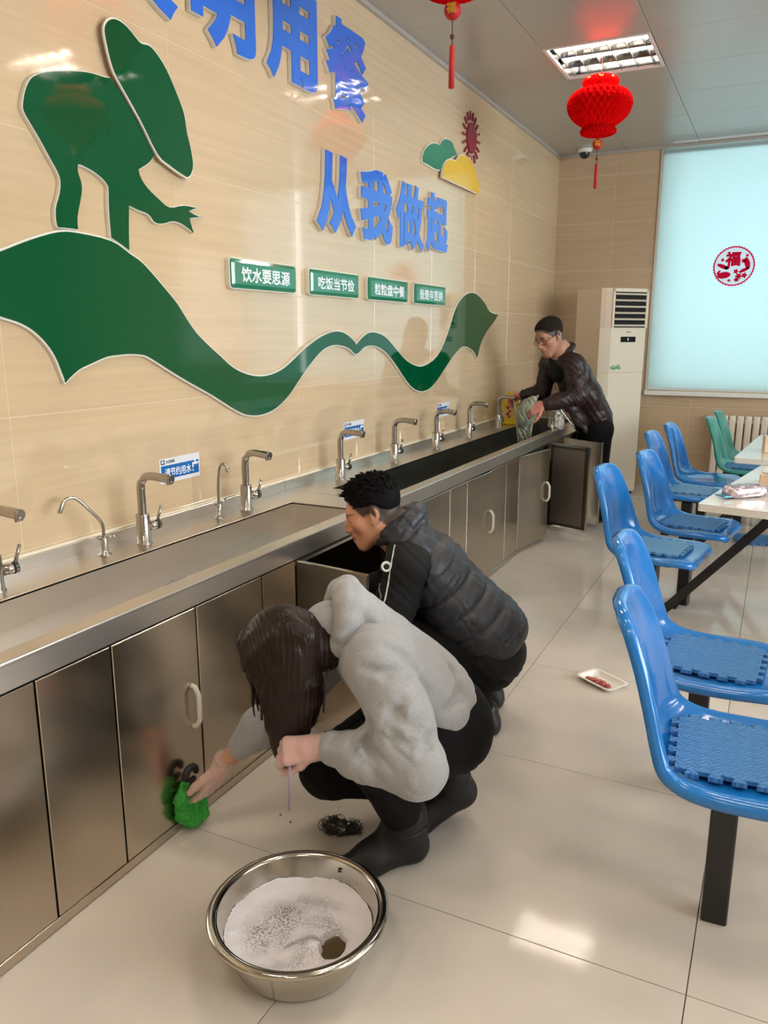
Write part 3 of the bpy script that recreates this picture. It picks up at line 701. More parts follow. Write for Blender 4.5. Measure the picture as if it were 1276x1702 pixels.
# ------------------------------------------------------------------ tables on black frames
M_TOP = mat('speckled_white_table_top', (226, 220, 210), rough=0.16, spec=0.5, noise=(90, 0.05))
def make_table():
    r = empty('canteen_table')
    pts = []
    for sx, sy, a0 in ((1, 1, 0), (-1, 1, PI / 2), (-1, -1, PI), (1, -1, 1.5 * PI)):
        for k in range(5): a = a0 + PI / 2 * k / 4; pts.append((sx * 0.285 + 0.015 * math.cos(a), sy * 0.585 + 0.015 * math.sin(a)))
    MB().prism(pts, 0.712, 0.742, 'xy').build('table_top', M_TOP, r)
    for sy in (-1, 1):
        y = sy * 0.22
        for sx in (-1, 1):
            p0, p1 = Vector((sx * 0.597, y, 0.022)), Vector((sx * 0.04, y, 0.69))
            MB().box(sx * 0.60 - 0.035, sx * 0.60 + 0.035, y - 0.028, y + 0.028, 0.0, 0.012).build('foot_pad', M_BLACKM, r)
            bm_ = MB().box(-0.02, 0.02, -0.03, 0.03, 0, (p1 - p0).length)
            o = bm_.build('diagonal_beam', M_BLACKM, r); d = (p1 - p0).normalized()
            o.location = p0 + Vector((0, 0.0 if sx > 0 else 0.001, 0)); o.rotation_euler = (0, math.atan2(d.x, d.z), 0)
        MB().box(-0.25, 0.25, y - 0.025, y + 0.025, 0.682, 0.712).build('top_bearer', M_BLACKM, r)
    MB().box(-0.025, 0.025, -0.22, 0.22, 0.652, 0.682).build('spine_bar', M_BLACKM, r)
    return r
tb = make_table()
for k, (x, y, rz, lab) in enumerate(((2.20, 3.93, -10, 'near white table top carrying the shiny wrapped package'), (2.215, 5.37, -5, 'far white table top carrying the small wooden dotted box'),
                                     (2.97, 2.2, 5, 'table beside the two nearest blue chairs, mostly outside the picture'), (2.64, 6.62, -3, 'table by the teal chairs, outside the picture'))):
    t = tb if k == 0 else dup(tb); t.location = (x, y, 0); t.rotation_euler = (0, 0, math.radians(rz)); tag(t, lab, 'table', 'white canteen tables')
# things on the tables
M_WOODB = mat('pale_wood_box', (222, 196, 164), rough=0.5, noise=(18, 0.06))
bx = MB().box(-0.06, 0.06, -0.06, 0.06, 0, 0.095, bev=0.006).build('napkin_box', M_WOODB, None, (2.062, 5.12, 0.742), (0, 0, 0.1))
tag(bx, 'small pale wooden box with dark dots on the far white table', 'box')
for a, c in ((-0.02, 0.06), (0.02, 0.06), (0.0, 0.035)):
    MB().cyl((a, -0.0605, c), (a, -0.0612, c), 0.006, seg=10).build('dark_dot', M_RUBBER, bx)
bx = MB().box(-0.06, 0.06, -0.08, 0.08, 0, 0.06, bev=0.006).build('napkin_box', M_WOODB, None, (2.085, 3.98, 0.742), (0, 0, -0.17))
MB().box(-0.055, 0.055, -0.075, 0.075, 0.06, 0.075, bev=0.006).build('white_lid', M_WHITE, bx)
tag(bx, 'low pale box with a white lid on the near white table, at the picture edge', 'box')
# wrapped package
pk = bmesh.new(); bmesh.ops.create_uvsphere(pk, u_segments=40, v_segments=24, radius=1.0)
rnd = random.Random(3)
for v in pk.verts:
    x, y, z = v.co
    sx = math.copysign(abs(x) ** 0.5, x); sy = math.copysign(abs(y) ** 0.6, y); sz = math.copysign(abs(z) ** 0.6, z)
    c = 1 + 0.10 * math.sin(9 * x + 5 * y) * math.sin(7 * z + 3 * x) + rnd.uniform(-0.05, 0.05)
    v.co = Vector((sx * 0.10, sy * 0.042 * c, sz * 0.027 * c))
pkg = MB().merge(pk).build('wrapped_package', mat('shiny_printed_wrapper', (196, 182, 186), rough=0.16, metal=0.55, noise=(55, 0.4), bump=(60, 0.6, 0.006)), None, (1.965, 3.62, 0.7695), (0, 0, 0.75), smooth=True)
tag(pkg, 'crinkled shiny silver and pink wrapped package on the near white table', 'package')
MB().box(0.09, 0.128, -0.03, 0.03, -0.004, 0.002).build('purple_end_flap', mat('purple_wrapper_print', (70, 48, 128), rough=0.2, metal=0.3), pkg)
MB().box(-0.122, -0.088, -0.03, 0.03, -0.018, -0.012).build('blue_end_flap', mat('blue_wrapper_print', (96, 156, 184), rough=0.2, metal=0.3), pkg)

# ------------------------------------------------------------------ standing air conditioner
M_AC = mat('ivory_plastic', (222, 212, 192), rough=0.35)
M_ACS = mat('ivory_side_panel', (214, 198, 178), rough=0.4)
ac = empty('air_conditioner', (0.654, 6.998, 0), math.radians(50), 'tall ivory floor-standing air conditioner in the corner beside the window', 'air conditioner')
# local frame: x along the front from its near left corner, y into the corner
W_, D_, H_ = 0.46, 0.36, 1.80
MB().prism([(0.03, 0.0), (0.07, -0.03), (W_ - 0.02, -0.03), (W_, 0.0), (W_, D_), (0.0, D_), (0.0, 0.03)], 0.03, H_, 'xy').build('cabinet_body', M_ACS, ac)
MB().prism([(0.0, 0.028), (0.03, -0.002), (0.07, -0.034), (W_ - 0.02, -0.034), (W_ - 0.02, -0.02), (0.07, -0.02), (0.03, 0.01)], 0.05, 1.09, 'xy').build('lower_front_panel', M_AC, ac)
MB().prism([(0.0, 0.028), (0.03, -0.002), (0.07, -0.036), (W_ - 0.02, -0.036), (W_ - 0.02, -0.02), (0.07, -0.02), (0.03, 0.01)], 1.098, 1.47, 'xy').build('upper_front_panel', M_AC, ac)
MB().box(0.07, 0.09, -0.042, -0.02, 1.47, H_ - 0.005).box(W_ - 0.035, W_ - 0.012, -0.042, -0.02, 1.47, H_ - 0.005).box(0.07, W_ - 0.012, -0.042, -0.02, H_ - 0.03, H_ - 0.005).build('outlet_surround', M_AC, ac)
MB().box(0.09, W_ - 0.035, -0.0315, -0.0305, 1.475, H_ - 0.03).build('dark_outlet', mat('dark_outlet_cavity', (14, 13, 13), rough=0.8), ac)
lv = None
for k in range(6):
    if lv is None: lv = MB().box(0.09, W_ - 0.035, -0.012, 0.012, -0.004, 0.004, bev=0.002).build('outlet_slat', M_AC, ac, (0, -0.043, 1.492), (0.5, 0, 0))
    else: link('outlet_slat', lv.data, None, ac, (0, -0.043, 1.492 + 0.052 * k), (0.5, 0, 0))
MB().box(0.175, 0.335, -0.039, -0.036, 1.352, 1.398, bev=0.001).build('display_window', mat('dark_display', (20, 24, 28), rough=0.1), ac)
MB().box(0.25, 0.256, -0.0396, -0.0388, 1.366, 1.386).build('display_digit', mat('lit_display_digit', (220, 235, 240), emit=((220, 235, 240), 0.8)), ac)
MB().box(0.23, 0.28, -0.0375, -0.036, 1.432, 1.44).build('grey_badge', mat('grey_print', (120, 118, 116), rough=0.4), ac)
M_LEAF = mat('green_flower_decal', (96, 160, 110), rough=0.5)
dc = MB()
for (a, c, rr_) in ((0.10, 1.135, 0.020), (0.125, 1.128, 0.016), (0.15, 1.14, 0.022), (0.18, 1.132, 0.017), (0.17, 1.155, 0.012), (0.115, 1.15, 0.010)):
    dc.prism([(a + rr_ * (1 + 0.35 * math.cos(5 * t)) * math.cos(t), c + 0.6 * rr_ * (1 + 0.35 * math.cos(5 * t)) * math.sin(t)) for t in [2 * PI * q / 30 for q in range(30)]], -0.0372, -0.0362, 'xz')
dc.build('flower_decal', M_LEAF, ac)
MB().box(0.02, W_ - 0.02, 0.0, D_ - 0.01, 0.0, 0.03).build('dark_plinth', M_RUBBER, ac)

# ------------------------------------------------------------------ radiator under the window
M_RAD = mat('cream_radiator_enamel', (232, 222, 206), rough=0.3)
rad = empty('radiator', (0, YB - 0.10, 0), 0, 'cream column radiator on the wall under the window behind the teal chairs', 'radiator')
sec = None
for k in range(17):
    x = 1.575 + 0.066 * k
    if sec is None: sec = MB().box(-0.027, 0.027, -0.035, 0.035, 0.14, 0.705, bev=0.012, seg=2).build('radiator_section', M_RAD, rad, (x, 0, 0))
    else: link('radiator_section', sec.data, None, rad, (x, 0, 0))
MB().box(1.56, 2.65, -0.012, 0.012, 0.17, 0.20).box(1.56, 2.65, -0.012, 0.012, 0.64, 0.67).build('header_pipe', M_RAD, rad)
MB().cyl((1.70, 0, 0.0), (1.70, 0, 0.145), 0.012).cyl((2.5, 0, 0), (2.5, 0, 0.145), 0.012).build('foot_pipe', M_RAD, rad)

# ------------------------------------------------------------------ round papercut on the blind
def thin_paper(name, rgb, t):
    m = bpy.data.materials.new(name); m.use_nodes = True; nt = m.node_tree; nt.nodes.remove(nt.nodes['Principled BSDF'])
    a = nt.nodes.new('ShaderNodeBsdfDiffuse'); b_ = nt.nodes.new('ShaderNodeBsdfTranslucent'); c = nt.nodes.new('ShaderNodeMixShader')
    a.inputs[0].default_value = b_.inputs[0].default_value = lin(rgb); c.inputs[0].default_value = t
    nt.links.new(a.outputs[0], c.inputs[1]); nt.links.new(b_.outputs[0], c.inputs[2]); nt.links.new(c.outputs[0], nt.nodes['Material Output'].inputs['Surface']); return m
M_PC = thin_paper('red_papercut', (240, 36, 98), 0.6)
M_PCW = thin_paper('white_papercut_paper', (252, 246, 248), 0.85)
pcx = empty('papercut', (1.595, YB - 0.034, 2.0), 0, 'round red papercut with a fortune character stuck on the teal blind', 'papercut')
R0 = 0.168
n = 180
MB().prism([((R0 - 0.004 + 0.004 * math.cos(40 * 2 * PI * k / n)) * math.cos(2 * PI * k / n), (R0 - 0.004 + 0.004 * math.cos(40 * 2 * PI * k / n)) * math.sin(2 * PI * k / n)) for k in range(n)], -0.0006, 0.0, 'xz').build('white_disc', M_PCW, pcx)
b = MB(); ri = []
for rad_, wob in ((R0, 0.0035), (R0 - 0.013, 0.0015)):
    ri.append([b.bm.verts.new(((rad_ + wob * math.cos(40 * 2 * PI * k / n)) * math.cos(2 * PI * k / n), -0.0012, (rad_ + wob * math.cos(40 * 2 * PI * k / n)) * math.sin(2 * PI * k / n))) for k in range(n)])
for k in range(n): b.bm.faces.new((ri[0][k], ri[0][(k + 1) % n], ri[1][(k + 1) % n], ri[1][k]))
b.build('scalloped_rim', M_PC, pcx)
me = fit_text('福', 0.125, 0.125, 0.0006, 0.05); o = link('fortune_character', me, M_PC, pcx); me.transform(ON_BACK @ Matrix.Translation((-0.012, 0.062, 0.0008)))
orn = MB()
def blob(cx, cz, rx, rz_, rot, lob=0, dep=0.0):
    pts = []
    for k in range(28):
        t = 2 * PI * k / 28; q = 1 + dep * math.cos(lob * t); a, c = rx * q * math.cos(t), rz_ * q * math.sin(t)
        pts.append((cx + a * math.cos(rot) - c * math.sin(rot), cz + a * math.sin(rot) + c * math.cos(rot)))
    orn.prism(pts, -0.0013, -0.0007, 'xz')
for a in ((-0.09, 0.0, 0.05, 0.017, -0.4), (-0.055, -0.012, 0.022, 0.016, 0.2), (0.105, 0.02, 0.022, 0.052, 0.25), (0.085, -0.035, 0.045, 0.014, 0.45), (-0.075, -0.075, 0.055, 0.028, 0.12), (-0.12, -0.05, 0.022, 0.010, 0.9)): blob(*a)
for a in ((0.075, 0.042, 0.018, 0.018, 0, 6, 0.3), (0.02, -0.045, 0.018, 0.018, 0, 5, 0.3), (0.045, -0.085, 0.024, 0.022, 0, 6, 0.3), (0.09, -0.08, 0.02, 0.02, 0, 5, 0.3), (0.03, -0.115, 0.02, 0.017, 0, 6, 0.3), (-0.095, 0.055, 0.013, 0.013, 0.4, 5, 0.3), (0.10, 0.085, 0.012, 0.012, 0.1, 5, 0.3), (-0.03, -0.12, 0.014, 0.010, 0, 4, 0.3)): blob(*a)
orn.build('fish_and_flower_cutout', M_PC, pcx)

# ------------------------------------------------------------------ dome camera in the corner
dcam = empty('dome_camera', (0.285, 7.62, ZC), 0, 'small dark dome camera on the ceiling in the far corner', 'camera')
MB().lathe([(0, 0), (0.065, 0), (0.065, -0.02), (0.05, -0.035), (0, -0.035)], seg=24).build('mounting_ring', M_WHITE, dcam)
MB().lathe([(0.048, -0.034), (0.046, -0.055), (0.034, -0.074), (0.018, -0.083), (0, -0.085)], seg=24).build('dark_dome', mat('dark_dome_plastic', (34, 36, 42), rough=0.08), dcam)

# ------------------------------------------------------------------ red paper lanterns
M_LAN = bpy.data.materials.new('red_lantern_paper'); M_LAN.use_nodes = True
nt = M_LAN.node_tree; nt.nodes.remove(nt.nodes['Principled BSDF'])
d1 = nt.nodes.new('ShaderNodeBsdfDiffuse'); d1.inputs[0].default_value = lin((196, 14, 16))
d2 = nt.nodes.new('ShaderNodeBsdfTranslucent'); d2.inputs[0].default_value = lin((236, 30, 20))
d3 = nt.nodes.new('ShaderNodeMixShader'); d3.inputs[0].default_value = 0.3
nt.links.new(d1.outputs[0], d3.inputs[1]); nt.links.new(d2.outputs[0], d3.inputs[2]); nt.links.new(d3.outputs[0], nt.nodes['Material Output'].inputs['Surface'])
M_GOLD = mat('gold_foil', (236, 176, 70), rough=0.25, metal=0.8)
M_TAS = mat('red_tassel_thread', (186, 20, 24), rough=0.6)
def make_lantern():
    r = empty('paper_lantern')
    prof = [(0.02, 0.0), (0.075, 0.004), (0.100, 0.012), (0.106, 0.028), (0.098, 0.046), (0.093, 0.055), (0.112, 0.068), (0.143, 0.092), (0.168, 0.122), (0.181, 0.155), (0.184, 0.18), (0.178, 0.208), (0.160, 0.236), (0.132, 0.256), (0.108, 0.266), (0.096, 0.272), (0.101, 0.285), (0.106, 0.300), (0.100, 0.318), (0.080, 0.330), (0.05, 0.333), (0.015, 0.325)]
    P = smoothpath([(a, 0, c) for a, c in prof], 3); seg = 112; b = MB(); rings = []
    for i, p in enumerate(P):
        amp = 0.065 if 0.06 < p.z < 0.26 else 0.035
        rings.append([b.bm.verts.new(((p.x * (1 + amp * math.cos(28 * 2 * PI * k / seg + PI * ((i // 3) % 2)))) * math.cos(2 * PI * k / seg), (p.x * (1 + amp * math.cos(28 * 2 * PI * k / seg + PI * ((i // 3) % 2)))) * math.sin(2 * PI * k / seg), p.z)) for k in range(seg)])
    for a, c in zip(rings[:-1], rings[1:]):
        for k in range(seg): b.bm.faces.new((a[k], a[(k + 1) % seg], c[(k + 1) % seg], c[k]))
    b.build('honeycomb_body', M_LAN, r)
    g = MB()
    for k in range(8):
        a = 2 * PI * k / 8 + 0.2; c, s = math.cos(a), math.sin(a)
        b2 = bmesh.new(); bmesh.ops.create_uvsphere(b2, u_segments=10, v_segments=6, radius=1)
        g.merge(b2, Matrix.Translation((0.088 * c, 0.088 * s, 0.318)) @ Matrix.Rotation(a, 4, 'Z') @ Matrix.Rotation(0.5, 4, 'Y') @ Matrix.Diagonal((0.022, 0.022, 0.006, 1)))
    g.build('gold_petal', M_GOLD, r)
    MB().cyl((0, 0, 0.32), (0, 0, 0.443), 0.002, seg=6).build('hanging_string', mat('red_string', (200, 60, 60), rough=0.6), r)
    MB().sphere((0, 0, -0.045), 0.031, 18).build('red_bead', M_TAS, r)
    me = fit_text('福', 0.036, 0.036, 0.002, 0.04); o = link('gold_fortune_character', me, M_GOLD, r); me.transform(Matrix.Rotation(0.2, 4, 'Z') @ Matrix.Translation((0, -0.0315, -0.045)) @ ON_BACK)
    MB().cyl((0, 0, 0.0), (0, 0, -0.165), 0.0018, seg=6).sphere((0, 0, -0.13), 0.009, 8).build('tassel_cord', mat('dark_cord', (90, 40, 34), rough=0.6), r)
    t = MB().lathe([(0.004, -0.155), (0.009, -0.162), (0.010, -0.20), (0.011, -0.30), (0, -0.302)], seg=12)
    t.build('tassel', M_TAS, r)
    return r
lan = make_lantern()
for k, (x, y, lab) in enumerate(((0.91, 5.25, 'red honeycomb paper lantern under the lit ceiling lamp'), (0.866, 2.95, 'red lantern at the top picture edge, only its tassel showing'), (2.154, 4.0, 'red lantern outside the picture, mirrored in the green figure'))):
    t = lan if k == 0 else dup(lan); t.location = (x, y, 2.60); tag(t, lab, 'lantern', 'red paper lanterns')

# ------------------------------------------------------------------ basin of suds
M_BAS = mat('polished_basin_steel', (196, 190, 178), rough=0.14, metal=1.0, noise=(6, 0.06))
bas = empty('steel_basin', (1.183, 1.312, 0), 0, 'round stainless steel basin of soapy water on the floor in front', 'basin')
MB().lathe([(0.0, 0.002), (0.120, 0.002), (0.135, 0.008), (0.150, 0.03), (0.172, 0.085), (0.184, 0.132), (0.190, 0.139), (0.200, 0.141), (0.207, 0.136), (0.207, 0.130), (0.200, 0.126), (0.190, 0.127), (0.186, 0.125)], seg=72).build('basin_shell', M_BAS, bas)
MB().lathe([(0.0, 0.004), (0.118, 0.004), (0.134, 0.011), (0.1475, 0.031), (0.1695, 0.085), (0.183, 0.134)], seg=72).build('basin_lining', M_BAS, bas)
me = fit_text('F', 0.010, 0.017, 0.0006, 0.02); o = link('stamped_mark', me, mat('dark_stamp', (40, 34, 28), rough=0.6), bas)
aa = math.radians(87); me.transform(Matrix.Translation((0.1765 * math.cos(aa), 0.1765 * math.sin(aa), 0.113)) @ Matrix.Rotation(aa - PI / 2, 4, 'Z') @ ON_BACK)
M_BROWN = mat('brown_wash_water', (84, 70, 50), rough=0.08)
wt = tag(MB().lathe([(0, 0.0), (0.161, 0.0)], (1.183, 1.312, 0.0665), 48).build('wash_water', M_BROWN), 'brown wash water showing through the suds in the basin', 'water')
M_SUD = bpy.data.materials.new('soap_suds'); M_SUD.use_nodes = True
nt = M_SUD.node_tree; b = nt.nodes['Principled BSDF']; b.inputs['Roughness'].default_value = 0.5; b.inputs['Subsurface Weight'].default_value = 0.0
g = nt.nodes.new('ShaderNodeNewGeometry')
vo = nt.nodes.new('ShaderNodeTexVoronoi'); vo.inputs['Scale'].default_value = 230; nz = nt.nodes.new('ShaderNodeTexNoise'); nz.inputs['Scale'].default_value = 14; nz.inputs['Detail'].default_value = 5
at = nt.nodes.new('ShaderNodeAttribute'); at.attribute_name = 'dirt'
for q in (vo, nz): nt.links.new(g.outputs['Position'], q.inputs['Vector'])
vr = nt.nodes.new('ShaderNodeMapRange'); vr.inputs['From Min'].default_value = 0.30; vr.inputs['From Max'].default_value = 0.62; nt.links.new(vo.outputs['Distance'], vr.inputs['Value'])
nr = nt.nodes.new('ShaderNodeMapRange'); nr.inputs['From Min'].default_value = 0.34; nr.inputs['From Max'].default_value = 0.70; nt.links.new(nz.outputs['Fac'], nr.inputs['Value'])
m1 = nt.nodes.new('ShaderNodeMath'); m1.operation = 'MULTIPLY'; nt.links.new(vr.outputs['Result'], m1.inputs[0]); nt.links.new(nr.outputs['Result'], m1.inputs[1])
m2 = nt.nodes.new('ShaderNodeMath'); m2.operation = 'MULTIPLY'; nt.links.new(m1.outputs[0], m2.inputs[0]); nt.links.new(at.outputs['Fac'], m2.inputs[1])
cr = nt.nodes.new('ShaderNodeMix'); cr.data_type = 'RGBA'; cr.inputs[6].default_value = lin((226, 220, 222)); cr.inputs[7].default_value = lin((84, 76, 68))
nt.links.new(m2.outputs[0], cr.inputs[0]); nt.links.new(cr.outputs[2], b.inputs['Base Color'])
bp = nt.nodes.new('ShaderNodeBump'); bp.inputs['Strength'].default_value = 0.5; bp.inputs['Distance'].default_value = 0.003; nt.links.new(vo.outputs['Distance'], bp.inputs['Height']); nt.links.new(bp.outputs['Normal'], b.inputs['Normal'])
sb = bmesh.new(); N = 150; vs = {}; dirt = []
def sstep(a, b, x): t = max(0.0, min(1.0, (x - a) / (b - a))); return t * t * (3 - 2 * t)
for i in range(N + 1):
    for j in range(N + 1):
        x, y = -0.18 + 0.36 * i / N, -0.18 + 0.36 * j / N; rr_ = math.hypot(x, y)
        if rr_ > 0.171: continue
        hx, hy = x - 0.094, y + 0.008
        hole = (hx * 0.9 + hy * 0.3) ** 2 / 0.022 ** 2 + (hy * 0.9 - hx * 0.3) ** 2 / 0.034 ** 2 + 0.7 * mnoise.noise(Vector((x * 38, y * 38, 0)))
        ga, gb = x * 0.896 + y * 0.444 - 0.024, -x * 0.444 + y * 0.896 + 0.048
        groove = (ga / 0.042) ** 2 + ((gb - 0.012 + 7 * ga ** 2) / 0.008) ** 2 + 0.3 * mnoise.noise(Vector((x * 60, y * 60, 4)))
        z = 0.081 + 0.012 * mnoise.noise(Vector((x * 9, y * 9, 3))) + 0.004 * mnoise.noise(Vector((x * 30, y * 30, 7))) + 0.010 * max(0, (rr_ - 0.11) / 0.064)
        z += 0.012 * math.exp(-((x - 0.055) ** 2 + (y + 0.045) ** 2) / 0.0011)
        z -= 0.034 * (1 - sstep(0.5, 1.9, hole)) + 0.034 * (1 - sstep(0.3, 1.8, groove))
        vs[i, j] = sb.verts.new((x, y, z)); dirt.append(max(0.0, min(1.0, 1.5 - ((x - 0.0) ** 2 / 0.11 ** 2 + (y + 0.01) ** 2 / 0.115 ** 2))))
for i in range(N):
    for j in range(N):
        q = [vs.get(k) for k in ((i, j), (i + 1, j), (i + 1, j + 1), (i, j + 1))]
        if all(q): f = sb.faces.new(q); f.smooth = True
me = bpy.data.meshes.new('soap_suds'); sb.to_mesh(me); sb.free()
a = me.attributes.new('dirt', 'FLOAT', 'POINT'); a.data.foreach_set('value', dirt)
tag(link('soap_suds', me, M_SUD, None, (1.183, 1.312, 0)), 'white soap suds with dark specks floating in the steel basin', 'suds', kind='stuff')

# ------------------------------------------------------------------ scourer, crumbs, food tray on the floor
M_WOOL = mat('blackened_steel_wool', (92, 88, 80), rough=0.3, metal=0.9)
rw = random.Random(5); wool = MB()
for c0, n_, r_ in (((-0.030, 0.006, 0.020), 60, 0.028), ((0.000, -0.004, 0.016), 44, 0.022), ((0.034, 0.0, 0.018), 50, 0.024), ((-0.012, 0.018, 0.024), 24, 0.016)):
    for k in range(n_):
        u = Vector((rw.gauss(0, 1), rw.gauss(0, 1), rw.gauss(0, 1))).normalized(); w = u.orthogonal().normalized(); q = u.cross(w)
        rad_ = r_ * rw.uniform(0.3, 1.0); cc = Vector(c0) + Vector((rw.gauss(0, 1), rw.gauss(0, 1), rw.gauss(0, 0.6))) * r_ * 0.35
        pts = []
        for s in range(10):
            t = 2 * PI * s / 9 * rw.uniform(0.9, 1.1); p_ = cc + (w * math.cos(t) + q * math.sin(t)) * rad_ * rw.uniform(0.7, 1.1)
            p_.z = max(0.0015, p_.z * 0.85); pts.append(p_)
        wool.tube(pts, 0.0011, 3, False)
core = bmesh.new(); bmesh.ops.create_icosphere(core, subdivisions=3, radius=1)
for v in core.verts:
    q = 0.7 + 0.5 * rw.random(); v.co = Vector((v.co.x * 0.050 * q, v.co.y * 0.024 * q, max(-0.015, v.co.z * 0.018 * q) + 0.0165))
wool.merge(core)
tag(wool.build('steel_wool_scourer', M_WOOL, None, (1.035, 1.77, 0), (0, 0, 0.45)), 'blackened steel wool scourer on the floor behind the basin', 'scourer')
scrap([(0.831, 1.761)], 'small dark crumb on the floor below the woman\'s knee, left one', 'crumb', 'crumb', 0.0, 0.004)
scrap([(0.878, 1.744)], 'small dark crumb on the floor below the woman\'s knee, right one', 'crumb', 'crumb', 0.0, 0.004)
M_FOAMT = mat('white_foam_tray', (236, 230, 220), rough=0.4)
tr_ = empty('food_tray', (1.513, 3.128, 0), math.radians(-33), 'white foam food tray with sausage pieces lying on the floor', 'food tray')
b = MB(); R_ = []
def rrect(w, h, rad_, n=5): return [(sx * (w - rad_) + rad_ * math.cos(a0 + PI / 2 * k / n), sz * (h - rad_) + rad_ * math.sin(a0 + PI / 2 * k / n)) for sx, sz, a0 in ((1, 1, 0), (-1, 1, PI / 2), (-1, -1, PI), (1, -1, 1.5 * PI)) for k in range(n + 1)]
for (w, h, z) in ((0.070, 0.042, 0.003), (0.078, 0.050, 0.012), (0.083, 0.055, 0.020), (0.092, 0.064, 0.021), (0.092, 0.064, 0.018), (0.084, 0.056, 0.016), (0.072, 0.044, 0.0)):
    R_.append([b.bm.verts.new((x, y, z)) for x, y in rrect(w, h, 0.022)])
for p_, q in zip(R_[:-1], R_[1:]):
    for k in range(len(p_)): b.bm.faces.new((p_[k], p_[(k + 1) % len(p_)], q[(k + 1) % len(p_)], q[k]))
b.bm.faces.new(R_[0]); b.bm.faces.new(R_[-1][::-1]); b.build('tray', M_FOAMT, tr_)
M_SAU = mat('pink_sausage', (176, 92, 80), rough=0.35)
ca, sa = math.cos(math.radians(-33)), math.sin(math.radians(-33))
for k, (x, y, r_, l) in enumerate(((-0.045, -0.030, 0.009, 0.010), (-0.02, -0.026, 0.011, 0.014), (0.008, -0.026, 0.012, 0.014), (0.032, -0.024, 0.013, 0.012), (0.056, -0.022, 0.011, 0.012))):
    o = MB().sphere((0, 0, 0), 1.0, 14, (l + 0.006, r_, r_)).build('sausage_piece', M_SAU, None, (1.513 + x * ca - y * sa, 3.128 + x * sa + y * ca, 0.003 + r_), (0, 0, 0.5 * k))
    tag(o, ('smallest sausage piece, at the left end of the row in the foam tray', 'second sausage piece from the left in the foam tray', 'middle sausage piece of the row in the foam tray', 'largest pink sausage piece, second from the right in the foam tray', 'sausage piece at the right end of the row in the foam tray')[k], 'food', 'sausage pieces in the tray')

# ------------------------------------------------------------------ yellow jug by the far taps
M_YEL = mat('yellow_jug_plastic', (238, 206, 34), rough=0.25)
jug = empty('detergent_jug', (0.10, 6.27, ZD), 0.1, 'yellow plastic jug with a handle and red print beside the running tap', 'jug')
MB().box(-0.05, 0.05, -0.065, 0.065, 0.0, 0.165, bev=0.014, seg=3).build('jug_body', M_YEL, jug)
MB().box(-0.052, 0.052, -0.067, 0.067, 0.018, 0.034, bev=0.006).box(-0.052, 0.052, -0.067, 0.067, 0.140, 0.152, bev=0.005).build('ribbing', M_YEL, jug)
MB().lathe([(0.048, 0.158), (0.040, 0.178), (0.022, 0.190), (0.019, 0.205), (0, 0.205)], (0, -0.012, 0), 20).build('jug_shoulder', M_YEL, jug)
MB().lathe([(0.0215, 0.196), (0.0215, 0.222), (0.018, 0.226), (0, 0.226)], (0, -0.012, 0), 18).build('screw_cap', M_YEL, jug)
MB().tube(smoothpath([(0, 0.055, 0.14), (0, 0.058, 0.19), (0, 0.04, 0.215), (0, 0.01, 0.208)], 4), 0.011, 10).build('carry_handle', M_YEL, jug)
MB().box(-0.036, 0.036, -0.0662, -0.0650, 0.045, 0.132).build('label_panel', mat('pale_label', (230, 206, 120), rough=0.4), jug)
lb = MB()
for (x, z, r_) in ((-0.006, 0.120, 0.012), (0.008, 0.096, 0.011), (-0.006, 0.076, 0.012), (0.006, 0.057, 0.010)): lb.prism([(x + r_ * math.cos(t), z + r_ * math.sin(t)) for t in [2 * PI * q / 12 for q in range(12)]], -0.0672, -0.0660, 'xz')
lb.build('red_print', mat('red_label_print', (170, 60, 30), rough=0.4), jug)
jug.scale = (1.15, 1.15, 1.15)
